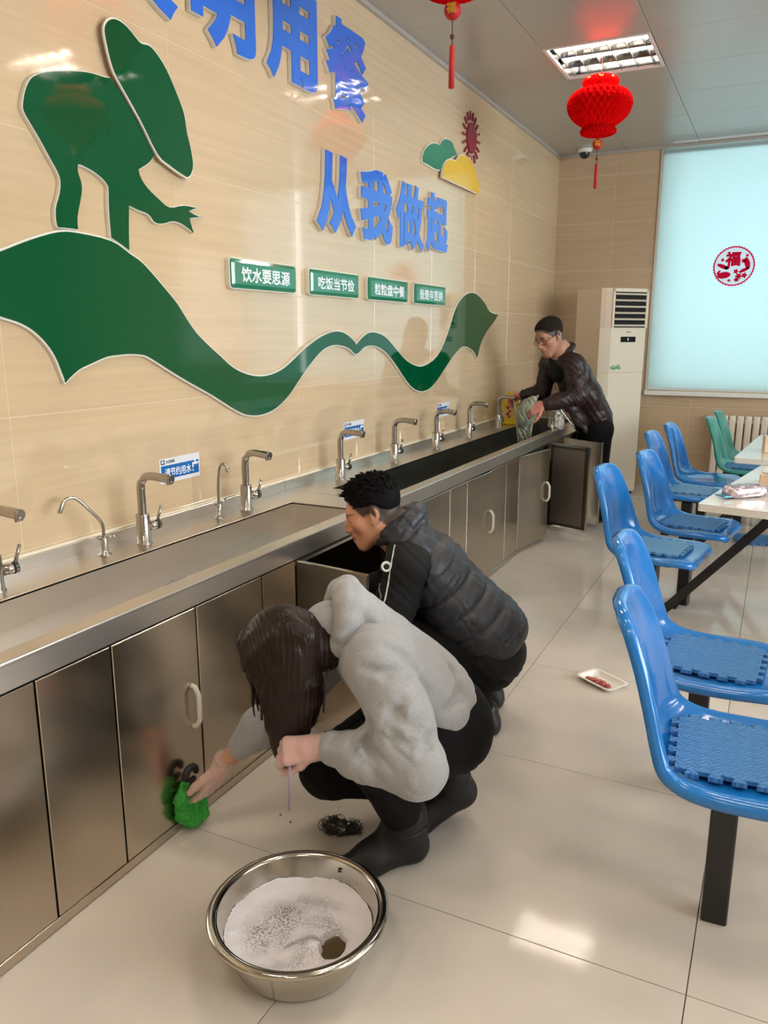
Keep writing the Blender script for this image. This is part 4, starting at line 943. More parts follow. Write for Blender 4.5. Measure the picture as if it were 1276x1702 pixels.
# ------------------------------------------------------------------ implicit-surface modelling for bodies, clothes and cloth
F32 = np.float32
REG = []
class Sdf:
    """smooth union of round cones and ellipsoids, meshed as one continuous surface"""
    def __init__(self): self.ops = []; self.post = []
    def add(self, kind, fn, c, r, k, mode='u'):
        self.ops.append((fn, np.array(c, float), r, k, mode)); return self
    def cone(self, a, b, ra, rb=None, k=0.02, mode='u', flat=None):
        """round cone; flat=(unit vector, factor) squashes it along that vector"""
        a = np.array(a, float); b = np.array(b, float); rb = ra if rb is None else rb
        def fn(P):
            A, B = a, b
            Q = P
            if flat is not None:
                n = np.array(flat[0], float); s = flat[1]
                m = (a + b) / 2
                t = (Q - m) @ n
                Q = Q + np.outer(t * (1 / s - 1), n)
                A = a + n * ((a - m) @ n) * (1 / s - 1); B = b + n * ((b - m) @ n) * (1 / s - 1)
            d = B - A; L2 = max(1e-9, d @ d); t = np.clip(((Q - A) @ d) / L2, 0, 1)
            D = np.linalg.norm(Q - A - t[:, None] * d, axis=1) - (ra + (rb - ra) * t)
            return D * (flat[1] if flat is not None and flat[1] < 1 else 1)
        return self.add('c', fn, (a + b) / 2, np.linalg.norm(b - a) / 2 + max(ra, rb), k, mode)
    def chain(self, pts, rs, k=0.02, mode='u', flat=None):
        for i in range(len(pts) - 1): self.cone(pts[i], pts[i + 1], rs[i], rs[i + 1], k, mode, flat)
        return self
    def ell(self, c, r, R=None, k=0.02, mode='u'):
        c = np.array(c, float); r = np.array(r, float); R = np.eye(3) if R is None else np.array(R, float)
        def fn(P):
            q = (P - c) @ R
            k0 = np.linalg.norm(q / r, axis=1); k1 = np.linalg.norm(q / (r * r), axis=1)
            return k0 * (k0 - 1) / np.maximum(k1, 1e-6)
        return self.add('e', fn, c, max(r), k, mode)
    def ball(self, c, r, k=0.02, mode='u'): return self.ell(c, (r, r, r), None, k, mode)
    def cut(self, fn, k=0.004):
        """keeps the part where fn < 0"""
        return self.add('x', fn, (0, 0, 0), 1e9, k, 'i')
    def plane(self, p, n, k=0.004):
        p = np.array(p, float); n = np.array(n, float); n = n / np.linalg.norm(n)
        return self.cut(lambda P: (P - p) @ n, k)
    def eval(self, P, near=None):
        d = np.full(len(P), 1.0)
        for i, (fn, c, r, k, mode) in enumerate(self.ops):
            idx = None
            if near is not None and mode != 'i':
                idx = near[i]
                if idx is None or len(idx) == 0: continue
                e = fn(P[idx]); o = d[idx]
            else:
                e = fn(P); o = d
            if mode == 'u':
                h = np.maximum(k - np.abs(o - e), 0) / k; v = np.minimum(o, e) - h * h * k * 0.25
            elif mode == 's':
                h = np.maximum(k - np.abs(o + e), 0) / k; v = np.maximum(o, -e) + h * h * k * 0.25
            else:
                h = np.maximum(k - np.abs(o - e), 0) / k; v = np.maximum(o, e) + h * h * k * 0.25
            if idx is None: d = v
            else: d[idx] = v
        for f in self.post: d = d + f(P)
        return d
    def mesh(self, name, res, m=None, parent=None, disp=0.012):
        add = [(c, r, k) for fn, c, r, k, mode in self.ops if mode == 'u']
        lo = np.min([c - r for c, r, k in add], 0) - 0.02; hi = np.max([c + r for c, r, k in add], 0) + 0.02
        B = 8
        nb = np.ceil((hi - lo) / (res * B)).astype(int); n = nb * B + 1
        bc = np.stack(np.meshgrid(*[np.arange(q) for q in nb], indexing='ij'), -1).reshape(-1, 3)
        ctr = lo + (bc + 0.5) * B * res; br = B * res * 0.5 * math.sqrt(3)
        dc = self.eval(ctr)
        act = np.abs(dc) < br * 1.3 + disp
        D = np.repeat(np.repeat(np.repeat(dc.reshape(nb), B, 0), B, 1), B, 2).astype(F32)
        D = np.pad(D, ((0, 1), (0, 1), (0, 1)), mode='edge')
        ba = bc[act]; ca = ctr[act]
        g = np.stack(np.meshgrid(*[np.arange(B + 1)] * 3, indexing='ij'), -1).reshape(-1, 3)
        idx = ba[:, None, :] * B + g[None]
        P = lo + idx.reshape(-1, 3) * res; npb = len(g)
        near = []
        for fn, c, r, k, mode in self.ops:
            if mode == 'i': near.append(None); continue
            ok = np.nonzero(np.linalg.norm(ca - c, axis=1) < r + br + k + disp + 0.012)[0]
            near.append((ok[:, None] * npb + np.arange(npb)[None]).ravel())
        d = self.eval(P, near).astype(F32)
        f = idx.reshape(-1, 3); D[f[:, 0], f[:, 1], f[:, 2]] = d
        V, Q = surface_nets(D)
        V = lo + V * res
        me = bpy.data.meshes.new(name)
        me.vertices.add(len(V)); me.vertices.foreach_set('co', V.astype(F32).ravel())
        me.loops.add(len(Q) * 4); me.loops.foreach_set('vertex_index', Q.astype(np.int32).ravel())
        me.polygons.add(len(Q)); me.polygons.foreach_set('loop_start', np.arange(0, len(Q) * 4, 4, dtype=np.int32))
        me.polygons.foreach_set('use_smooth', np.ones(len(Q), bool))
        me.update(calc_edges=True); me.validate()
        o = link(name, me, m, parent)
        REG.append((name, self))
        return o
def surface_nets(D):
    S = D < 0
    c = S[:-1, :-1, :-1].astype(np.int8)
    for a in (0, 1):
        for b in (0, 1):
            for e in (0, 1):
                if a + b + e: c = c + S[a:S.shape[0] - 1 + a, b:S.shape[1] - 1 + b, e:S.shape[2] - 1 + e]
    cells = np.argwhere((c > 0) & (c < 8))
    idm = np.full(c.shape, -1, np.int64); idm[cells[:, 0], cells[:, 1], cells[:, 2]] = np.arange(len(cells))
    acc = np.zeros((len(cells), 3)); cnt = np.zeros(len(cells))
    corners = [(a, b, e) for a in (0, 1) for b in (0, 1) for e in (0, 1)]
    val = {q: D[cells[:, 0] + q[0], cells[:, 1] + q[1], cells[:, 2] + q[2]].astype(float) for q in corners}
    for i, p in enumerate(corners):
        for q in corners[i + 1:]:
            if sum(abs(p[t] - q[t]) for t in range(3)) != 1: continue
            va, vb = val[p], val[q]; x = (va < 0) != (vb < 0)
            t = np.where(x, va / np.where(x, va - vb, 1), 0)
            pt = np.array(p, float)[None] + t[:, None] * (np.array(q, float) - np.array(p, float))[None]
            acc[x] += pt[x]; cnt[x] += 1
    V = cells + acc / np.maximum(cnt, 1)[:, None]
    Q = []
    for ax in range(3):
        u, v = [(1, 2), (2, 0), (0, 1)][ax]
        sl0 = [slice(None)] * 3; sl1 = [slice(None)] * 3; sl0[ax] = slice(0, -1); sl1[ax] = slice(1, None)
        A, Bm = S[tuple(sl0)], S[tuple(sl1)]
        e = np.argwhere(A != Bm)
        e = e[(e[:, u] > 0) & (e[:, v] > 0) & (e[:, u] < D.shape[u] - 1) & (e[:, v] < D.shape[v] - 1)]
        if not len(e): continue
        ins = A[e[:, 0], e[:, 1], e[:, 2]]
        def cell(du, dv):
            w = e.copy(); w[:, u] += du; w[:, v] += dv
            return idm[w[:, 0], w[:, 1], w[:, 2]]
        q = np.stack([cell(-1, -1), cell(0, -1), cell(0, 0), cell(-1, 0)], 1)
        q[~ins] = q[~ins][:, ::-1]
        Q.append(q[(q >= 0).all(1)])
    return V, np.concatenate(Q)
def frame(fwd, up):
    """rotation with columns right, forward, up"""
    f = np.array(fwd, float); f /= np.linalg.norm(f); u = np.array(up, float); u = u - f * (u @ f); u /= np.linalg.norm(u)
    return np.stack([np.cross(f, u), f, u], 1)
def wav(P, dirs, seed=0):
    """sum of soft folds: dirs = [(unit-ish direction*frequency), amplitude]"""
    r = np.zeros(len(P))
    for i, (v, a) in enumerate(dirs):
        v = np.array(v, float); ph = seed * 1.7 + i * 2.1
        s = P @ v; w = 0.6 * np.sin(P @ np.array([v[1], v[2], v[0]]) * 0.6 + ph)
        r += a * (1 - np.abs(np.sin(s + w * 2 + ph)) ** 0.7 * 1.3)
    return r
# ------------------------------------------------------------------ shared anatomy
def V3(*a): return np.array(a, float)
def unit(v): v = np.array(v, float); return v / np.linalg.norm(v)
class Head:
    def __init__(self, c, fwd, up, s=1.0): self.c = V3(*c); self.R = frame(fwd, up); self.s = s
    def p(self, x, y, z): return self.c + self.R @ (V3(x, y, z) * self.s)
    def local(self, P): return ((P - self.c) @ self.R) / self.s
    def ops(self, S, neck, neck_r=0.056, female=False):
        s, R = self.s, self.R
        e = lambda c, r, k=0.02, m='u': S.ell(self.p(*c), V3(*r) * s, R, k * s, m)
        e((0, -0.014, 0.035), (0.074, 0.095, 0.084), 0.02)
        e((0, 0.028, -0.025), (0.061, 0.060, 0.080), 0.03)
        for x in (-1, 1):
            S.cone(self.p(x * 0.056, -0.005, -0.045), self.p(x * 0.020, 0.066, -0.098), 0.018 * s, 0.017 * s, 0.03 * s)
            e((x * 0.042, 0.054, -0.020), (0.024, 0.022, 0.022), 0.025)
        e((0, 0.066, -0.100), (0.024, 0.019, 0.017), 0.025)
        S.cone(self.p(-0.034, 0.073, 0.026), self.p(0.034, 0.073, 0.026), 0.013 * s, None, 0.02 * s)
        for x in (-1, 1):
            e((x * 0.032, 0.096, 0.003), (0.018, 0.016, 0.012), 0.012, 's')
            e((x * 0.031, 0.073, 0.003), (0.016, 0.0135, 0.013), 0.006)
        S.chain([self.p(0, 0.084, 0.014), self.p(0, 0.097, -0.014), self.p(0, 0.104, -0.031)], [0.0085 * s, 0.0095 * s, 0.012 * s], 0.012 * s)
        for x in (-1, 1): e((x * 0.0135, 0.092, -0.036), (0.009, 0.011, 0.008), 0.008)
        S.cone(self.p(0, 0.078, -0.055), self.p(0, 0.078, -0.07), 0.017 * s, None, 0.02 * s)
        S.chain([self.p(-0.024, 0.076, -0.066), self.p(-0.008, 0.0895, -0.061), self.p(0.008, 0.0895, -0.061), self.p(0.024, 0.076, -0.066)], [0.004 * s, 0.0062 * s, 0.0062 * s, 0.004 * s], 0.006 * s)
        S.chain([self.p(-0.021, 0.076, -0.070), self.p(0, 0.088, -0.0735), self.p(0.021, 0.076, -0.070)], [0.004 * s, 0.0075 * s, 0.004 * s], 0.006 * s)
        S.cone(self.p(-0.02, 0.088, -0.0672), self.p(0.02, 0.088, -0.0672), 0.0022 * s, None, 0.004 * s, 's')
        for x in (-1, 1):
            e((x * 0.079, -0.014, 0.0), (0.010, 0.020, 0.033), 0.008)
            e((x * 0.090, -0.008, 0.004), (0.007, 0.010, 0.020), 0.006, 's')
            e((x * 0.076, 0.001, -0.026), (0.008, 0.010, 0.010), 0.008)
        S.cone(self.p(0, -0.030, -0.045), neck, neck_r * s, neck_r * 1.08 * s, 0.03 * s)
        return self
    def paint(self, o, skin=(196, 146, 116), lip=(176, 104, 92), dark=(44, 34, 30), scalp=None, hands=None):
        """skin, lips, brows, lash line as the colour the body itself has"""
        me = o.data; n = len(me.vertices); co = np.empty(n * 3, F32); me.vertices.foreach_get('co', co); P = co.reshape(-1, 3).astype(float)
        q = self.local(P); C = np.tile(np.array(lin(skin)), (n, 1))
        def mixc(w, c): C[:] = C * (1 - w[:, None]) + np.array(lin(c)) * w[:, None]
        near = np.linalg.norm(q, axis=1) < 0.17
        x, y, z = np.abs(q[:, 0]), q[:, 1], q[:, 2]
        sm = lambda d, w: np.clip(0.5 - d / w, 0, 1)
        if scalp: mixc(near * sm(np.maximum(-(z - np.interp(y, [-0.09, -0.04, 0.0, 0.03, 0.05, 0.075, 0.09], [-0.065, -0.055, 0.006, 0.0, 0.035, 0.072, 0.08])), -1), 0.012) * (x < 0.086), scalp)
        mixc(near * 0.25 * sm(np.hypot((x - 0.045) / 1.2, z + 0.028) - 0.02, 0.02) * (y > 0.03), (200, 120, 100))
        mixc(near * 0.8 * sm(np.hypot(x / 2.9, (z + 0.067)) - 0.0075, 0.003) * (y > 0.068), lip)
        bz = 0.0235 + 0.05 * (x - 0.02) * (x < 0.036) - 0.12 * np.maximum(x - 0.036, 0)
        mixc(near * 0.85 * sm(np.abs(z - bz) - 0.0054 * np.clip(1.5 - x / 0.045, 0.4, 1), 0.003) * (x > 0.013) * (x < 0.054) * (y > 0.04), dark)
        mixc(near * 0.9 * sm(np.abs(z + 0.001 - 4.0 * (x - 0.031) ** 2 * -1) - 0.0020, 0.0026) * (x > 0.017) * (x < 0.046) * (y > 0.05), dark)
        mixc(near * 0.9 * sm(np.abs(z + 0.0672) - 0.0008, 0.002) * (x < 0.021) * (y > 0.075), (96, 50, 46))
        for hp in (hands or []): mixc(sm(np.linalg.norm(P - np.array(hp[0]), axis=1) - hp[1], 0.03), hp[2])
        a = me.color_attributes.new('tint', 'FLOAT_COLOR', 'POINT'); a.data.foreach_set('color', C.astype(F32).ravel())
def hand_ops(S, w, d, n, side, curl=(0.35, 0.5, 0.35), spread=0.10, s=1.0, thumb=(0.6, 0.75, -0.25), inflate=0.0, thumb_curl=0.25):
    """w wrist, d finger direction, n back-of-hand normal, side +1/-1 puts the thumb on that side of d x n"""
    d = unit(d); n = V3(*n); n = unit(n - d * (n @ d)); t = np.cross(d, n) * side; w = V3(*w); i = inflate
    kn = [w + (d * 0.088 + t * a) * s for a in (0.030, 0.010, -0.011, -0.030)]
    S.cone(w, w + d * 0.02 * s, 0.025 * s + i, 0.027 * s + i, 0.015, flat=(n, 0.72))
    for a, k_ in zip((0.020, 0.006, -0.008, -0.021), kn): S.cone(w + (d * 0.016 + t * a) * s, k_, 0.0145 * s + i, 0.0115 * s + i, 0.013)
    for f, (k_, L, r) in enumerate(zip(kn, (0.072, 0.080, 0.075, 0.060), (0.0088, 0.0090, 0.0086, 0.0076))):
        ang = 0.0; p = k_; pts = [p]; sp = spread * (1.5 - f)
        for c, fr in zip(curl, (0.46, 0.30, 0.24)):
            ang += c * (1 + 0.10 * (f - 1.5)); dd = unit((d + t * sp) * math.cos(ang) - n * math.sin(ang)); p = p + dd * L * fr * s; pts.append(p)
        S.chain(pts, [r * s * 1.12 + i, r * s + i, r * 0.92 * s + i, r * 0.78 * s + i], 0.0045)
    td = unit(d * thumb[0] + t * thumb[1] + n * thumb[2]); p = w + (d * 0.022 + t * 0.022) * s; q = [p]
    for L, c in zip((0.042, 0.034, 0.028), (0, thumb_curl, thumb_curl)):
        td = unit(td + d * c - t * c * 0.6); p = p + td * L * s; q.append(p)
    S.chain(q, [0.0145 * s + i, 0.0118 * s + i, 0.0102 * s + i, 0.0085 * s + i], 0.008)
def skin_mat(name, rough=0.5):
    m = bpy.data.materials.new(name); m.use_nodes = True; nt = m.node_tree; b = nt.nodes['Principled BSDF']
    a = nt.nodes.new('ShaderNodeAttribute'); a.attribute_name = 'tint'; nt.links.new(a.outputs['Color'], b.inputs['Base Color'])
    b.inputs['Roughness'].default_value = rough; b.inputs['Subsurface Weight'].default_value = 0.15; b.inputs['Subsurface Radius'].default_value = (0.012, 0.004, 0.002); b.inputs['Subsurface Scale'].default_value = 0.5
    return m
M_SKIN = skin_mat('skin')
def cap_hair(S, H, base=0.006, top=0.020, line=None, tuft=0.0, seed=0):
    """short hair: a thicker shell over the skull that ends at a hairline; line = list of (y, z) in head space"""
    S.ell(H.p(0, -0.014, 0.037), V3(0.074 + base, 0.095 + base, 0.084 + base) * H.s, H.R, 0.02)
    S.ell(H.p(0, -0.006, 0.050), V3(0.066 + top * 0.6, 0.088 + top * 0.7, 0.074 + top) * H.s, H.R, 0.02)
    ys, zs = zip(*line)
    def below(P):
        q = H.local(P); return (np.interp(q[:, 1], ys, zs) - q[:, 2]) * 0.8
    S.cut(below, 0.012)
    if tuft:
        def f(P):
            q = H.local(P) * 1.0
            a = np.sin(q[:, 0] * 210 + 2.2 * np.sin(q[:, 1] * 90 + seed)) * np.sin(q[:, 1] * 170 + 1.7 * np.sin(q[:, 0] * 120))
            return -tuft * (a * 0.5 + 0.5 * np.abs(np.sin(q[:, 0] * 330 + q[:, 1] * 190 + q[:, 2] * 60))) * np.clip((q[:, 2] - 0.03) / 0.05, 0.15, 1)
        S.post.append(f)

# ------------------------------------------------------------------ the woman scrubbing the cabinet front
wl_ = unit((0.62, -0.785, 0)); wsp = unit((-0.60, -0.48, 0.64)); wdo = unit(np.cross(wsp, wl_)); WR = np.stack([wl_, wsp, wdo], 1)
wpel = V3(1.30, 1.87, 0.40)
wH = Head((0.982, 1.602, 0.612), (-0.66, -0.06, -0.74), (-0.70, -0.42, 0.58), 0.96)
wS = Sdf()
wneck = V3(1.085, 1.70, 0.655)
wH.ops(wS, wneck, 0.050, True)
wS.chain([wneck, (1.16, 1.76, 0.60), (1.235, 1.815, 0.50), wpel], [0.06, 0.085, 0.08, 0.095], 0.05)
wshL, welL, wwrL = V3(1.235, 1.625, 0.615), V3(1.372, 1.550, 0.410), V3(1.130, 1.520, 0.420)
wshR, welR, wwrR = V3(1.055, 1.86, 0.615), V3(0.91, 1.745, 0.425), V3(0.752, 1.632, 0.238)
wS.chain([(1.16, 1.745, 0.61), wshL, welL, wwrL], [0.05, 0.045, 0.036, 0.024], 0.03)
wS.chain([(1.12, 1.79, 0.61), wshR, welR, wwrR], [0.05, 0.045, 0.036, 0.024], 0.03)
whL, wkL, waL = V3(1.355, 1.80, 0.37), V3(1.215, 1.625, 0.375), V3(1.255, 1.738, 0.11)
whR, wkR, waR = V3(1.24, 1.945, 0.36), V3(1.005, 1.765, 0.205), V3(1.30, 1.955, 0.125)
wS.chain([wpel, whL, wkL, waL], [0.08, 0.07, 0.05, 0.034], 0.03)
wS.chain([wpel, whR, wkR, waR], [0.08, 0.07, 0.05, 0.034], 0.03)
wS.chain([waL, (1.262, 1.745, 0.05), (1.17, 1.632, 0.036)], [0.034, 0.03, 0.022], 0.02)
wS.chain([waR, (1.315, 1.965, 0.10), (1.225, 1.865, 0.04)], [0.034, 0.03, 0.022], 0.02)
HR = dict(w=wwrR + V3(-0.016, -0.012, -0.018), d=(-0.42, -0.04, -0.78), n=(0.80, -0.15, -0.40), side=1, curl=(0.05, 0.30, 0.25), spread=0.14, s=0.94, thumb=(0.75, 0.55, -0.2))
HL = dict(w=wwrL + V3(-0.015, -0.003, -0.002), d=(-0.84, -0.40, -0.12), n=(0.1, -0.75, 0.65), side=-1, curl=(0.85, 1.0, 0.7), spread=0.03, s=0.86, thumb=(0.7, 0.4, -0.5))
hand_ops(wS, **HR); hand_ops(wS, **HL)
woman = wS.mesh('person', 0.0034, M_SKIN)
wH.paint(woman, (198, 150, 122), hands=[(wwrR + V3(-0.04, 0, -0.09), 0.10, (214, 164, 140)), (wwrL + V3(-0.07, -0.02, -0.02), 0.08, (214, 158, 150))])
tag(woman, 'woman with long brown hair in a grey hoodie squatting to scrub the steel cabinet front', 'person')
# grey hoodie
M_HOOD = mat('grey_melange_fleece', (158, 159, 160), rough=0.85, noise=(220, 0.10), bump=(260, 0.25, 0.002), sheen=0.25)
M_HOODI = mat('grey_hood_lining', (118, 116, 114), rough=0.9, noise=(150, 0.1))
S = Sdf()
S.ell(V3(1.275, 1.845, 0.445), V3(0.178, 0.14, 0.122), WR, 0.05)
S.ell(V3(1.21, 1.795, 0.53), V3(0.180, 0.15, 0.118), WR, 0.06)
S.ell(V3(1.145, 1.745, 0.61), V3(0.180, 0.105, 0.105), WR, 0.06)
S.chain([V3(1.16, 1.715, 0.625), wshL, (wshL + welL) / 2 + V3(0.012, -0.01, 0.0), welL, welL * 0.45 + wwrL * 0.55 + V3(0, 0, 0.004), wwrL + V3(0.03, 0.004, 0.004)], [0.085, 0.082, 0.074, 0.066, 0.058, 0.042], 0.035)
S.chain([V3(1.10, 1.78, 0.62), wshR, welR, welR * 0.45 + wwrR * 0.55, wwrR + V3(0.028, 0.018, 0.032)], [0.085, 0.076, 0.062, 0.052, 0.038], 0.035)
S.cone(V3(1.095, 1.705, 0.66), V3(1.06, 1.675, 0.67), 0.075, 0.070, 0.03)
hem_n = -wsp * 0.95 + V3(0, 0, -0.12)
S.plane(V3(1.330, 1.885, 0.385), hem_n, 0.012)
def folds(P):
    r = 0.0025 * wav(P, [((26, -20, 34), 1.0), ((-30, 34, 22), 0.8)], 1)
    for c, s_, f, a in ((welL + V3(-0.06, 0, 0.06), 0.09, (52, -20, 40), 0.007), (welR, 0.08, (40, 30, 50), 0.004), (V3(1.29, 1.80, 0.44), 0.10, (50, 36, -40), 0.005), (welL * 0.4 + wwrL * 0.6, 0.07, (75, 20, 10), 0.006)):
        r = r + a * wav(P, [(f, 1.0)], 2) * np.exp(-np.sum((P - c) ** 2, 1) / (s_ * s_))
    return r
CREASES = [([(1.3384, 1.5354, 0.584), (1.3305, 1.5131, 0.5619), (1.3287, 1.4979, 0.5383)], 0.013), ([(1.3403, 1.5056, 0.545), (1.392, 1.531, 0.521)], 0.010), ([(1.255, 1.508, 0.50), (1.2328, 1.4929, 0.4543)], 0.006),
           ([(1.2636, 1.5149, 0.5228), (1.2615, 1.5122, 0.469), (1.2917, 1.4843, 0.4441)], 0.009), ([(1.3144, 1.4954, 0.5347), (1.3379, 1.4949, 0.5101), (1.3726, 1.5026, 0.4906)], 0.008), ([(1.3299, 1.6358, 0.6283), (1.3439, 1.6798, 0.5461)], 0.009),
           ([(1.3595, 1.8023, 0.5616), (1.3924, 1.7806, 0.5166), (1.3825, 1.7066, 0.4937)], 0.009), ([(1.4093, 1.7899, 0.4959), (1.3893, 1.7142, 0.4885)], 0.008), ([(1.2292, 1.5388, 0.6438), (1.2882, 1.5483, 0.6365), (1.3195, 1.5885, 0.6419)], 0.005),
           ([(1.3983, 1.513, 0.4796), (1.4056, 1.5377, 0.4873), (1.4042, 1.5549, 0.503)], 0.006), ([(1.2697, 1.5858, 0.6872), (1.3062, 1.61, 0.6649), (1.3302, 1.628, 0.6283)], 0.005)]
for pts_, r_ in CREASES: S.chain(pts_, [r_ * 0.5] + [r_] * (len(pts_) - 2) + [r_ * 0.6], 0.022, 's')
S.post.append(folds)
hoodie = S.mesh('hoodie', 0.0048, M_HOOD, woman)
S = Sdf()   # hood lying open round the neck
hc = V3(1.085, 1.700, 0.672); hx = unit(np.cross(wsp, V3(0, 0, 1))); hy = unit(np.cross(hx, wsp))
ring = []
for k in range(15):
    a = 2 * PI * k / 14
    ring.append(hc + hx * 0.088 * math.cos(a) + hy * (0.078 * math.sin(a)) + wsp * (0.030 * math.sin(a) + 0.012))
S.chain(ring, [0.026 + 0.016 * max(0, math.sin(2 * PI * k / 14)) for k in range(15)], 0.012)
S.ell(hc + hy * 0.075 - wsp * 0.045, V3(0.105, 0.075, 0.038), np.stack([hx, wsp, hy], 1), 0.03)
S.post.append(lambda P: 0.003 * wav(P, [((40, 30, -30), 1.0)], 4))
S.mesh('hood', 0.0045, M_HOOD, woman)
MB().tube(smoothpath([hc - hy * 0.05 + wl_ * 0.085, hc - hy * 0.085 + wl_ * 0.10 + V3(0, 0, -0.03), hc - hy * 0.09 + wl_ * 0.105 + V3(-0.004, -0.004, -0.10), hc - hy * 0.075 + wl_ * 0.10 + V3(-0.012, -0.01, -0.135)], 5), 0.003, 6).build('drawstring', mat('hood_cord', (58, 55, 56), rough=0.7), woman)
# black trousers and boots
M_TROU = mat('black_trousers', (11, 10, 11), rough=0.85, spec=0.25, bump=(90, 0.15, 0.003))
M_BOOT = mat('black_suede_boot', (11, 10, 10), rough=0.6, bump=(140, 0.2, 0.002))
S = Sdf()
S.ell(wpel + V3(0.012, 0.012, -0.025), V3(0.165, 0.115, 0.125), WR, 0.03)
S.chain([wpel + (whL - wpel) * 0.8, whL + (wkL - whL) * 0.35, wkL, waL + V3(0, 0, 0.02)], [0.118, 0.102, 0.074, 0.056], 0.035)
S.chain([wpel + (whR - wpel) * 0.8, whR + (wkR - whR) * 0.35, wkR, waR + V3(-0.02, -0.015, 0.01)], [0.118, 0.104, 0.084, 0.056], 0.03)
S.post.append(lambda P: 0.002 * wav(P, [((40, 26, 50), 1.0)], 3))
S.mesh('trousers', 0.0055, M_TROU, woman)
for nm, an, heel, ball, toe in (('left', waL, V3(1.268, 1.752, 0.046), V3(1.190, 1.656, 0.038), V3(1.150, 1.607, 0.032)), ('right', waR, V3(1.325, 1.975, 0.10), V3(1.235, 1.878, 0.040), V3(1.21, 1.845, 0.030))):
    S = Sdf()
    S.chain([an + V3(0, 0, 0.035), an, heel], [0.060, 0.056, 0.046], 0.02)
    S.chain([heel, ball, toe], [0.046, 0.043, 0.033], 0.02); S.cone(an, ball, 0.048, 0.036, 0.03)
    S.cut(lambda P: 0.003 - P[:, 2], 0.003)
    bo = S.mesh('boot', 0.0045, M_BOOT, woman)
    if nm == 'left':
        st = []
        for k in range(17):
            a = 2 * PI * k / 16; st.append(an + V3(0.062 * math.cos(a), 0.062 * math.sin(a), 0.004 + 0.008 * math.sin(a + 1)))
        MB().tube(st, [0.006] * 17, 8, False).build('boot_strap', M_RUBBER, bo)
# long hair
M_HAIR = mat('dark_brown_hair', (34, 19, 14), rough=0.40, spec=0.3, streak=((260.0, 260.0, 9.0), 0.45, 0.10), bump=(18, 0.05, 0.01))
S = Sdf()
S.ell(wH.p(0, -0.018, 0.036), V3(0.0865, 0.110, 0.098) * 0.96, wH.R, 0.02); S.ell(wH.p(0, -0.075, -0.035), V3(0.075, 0.055, 0.085), wH.R, 0.03)
S.cut(lambda P: (lambda q: np.minimum(q[:, 1] - 0.055, -(q[:, 2] - 0.050)))(wH.local(P)), 0.01)
rh = random.Random(11)
near_side = 1 if (wH.R[:, 0] @ V3(0.43, -0.9, 0)) > 0 else -1     # the side of her head turned to the camera
RI = V3(0.896, 0.444, 0); TW = V3(0.43, -0.87, 0)
hx0 = wH.c
for k in range(120):
    f = (k + rh.uniform(-0.4, 1.4)) / 120; f = max(0.0, min(1.0, f)); lay = rh.random()
    yy = 0.070 - 0.190 * f
    xx = near_side * (0.078 + 0.014 * lay) * math.sqrt(max(0.12, 1 - ((yy + 0.016) / 0.128) ** 2))
    p1 = wH.p(near_side * 0.035, yy * 0.75, 0.105 - 3.0 * yy * yy); p2 = wH.p(xx * 0.80, yy * 0.96, 0.075 - 1.5 * yy * yy); p3 = wH.p(xx * (1.02 + 0.05 * rh.random()), yy * 1.03, 0.020 + rh.uniform(-0.02, 0.02))
    u = -0.056 + 0.140 * f + rh.uniform(-0.007, 0.007)            # where the lock hangs, from her brow to her nape
    out = 0.055 + 0.028 * lay + 0.03 * math.sin(PI * f)
    zt = wH.c[2] - (0.245 - 0.105 * f ** 1.4) + rh.uniform(-0.018, 0.018)
    h1 = V3(hx0[0], hx0[1], 0) + RI * (u * 0.95 + 0.006) + TW * out
    h2 = V3(hx0[0], hx0[1], 0) + RI * (u * 0.74 + 0.010) + TW * (out * 0.85)
    z3 = min(p3[2], wH.c[2] - 0.01)
    p4 = V3(p3[0], p3[1], 0) * 0.35 + h1 * 0.65; p4[2] = z3 - 0.035
    p5 = h1 * 0.6 + h2 * 0.4; p5[2] = (z3 - 0.035) * 0.5 + zt * 0.5
    p6 = h2.copy(); p6[2] = zt
    r0 = 0.0095
    S.chain([p1, p2, p3, p4, p5, p6], [r0, r0 * 1.2, r0 * 1.25, r0 * 1.1, r0 * 0.8, 0.002], 0.016)
for k in range(9):      # wisps over the brow
    f = k / 8; x0 = -near_side * 0.045 + near_side * 0.085 * f
    p2 = wH.p(x0, 0.084, 0.078); p3 = wH.p(x0 * 1.2, 0.112, 0.03); sw = V3(rh.uniform(-0.008, 0.008), rh.uniform(-0.008, 0.008), 0)
    S.chain([wH.p(x0 * 0.6, 0.045, 0.120), p2, p3, p3 + V3(0.004, 0.0, -0.05) + sw * .5, p3 + V3(0.016, -0.004, -0.09 - 0.05 * rh.random()) + sw], [0.009, 0.008, 0.006, 0.004, 0.0018], 0.008)
S.post.append(lambda P: 0.0011 * np.sin((P @ V3(420, 440, 14)) + 3 * np.sin(P @ V3(40, 50, 18))))
S.mesh('hair', 0.0036, M_HAIR, woman)
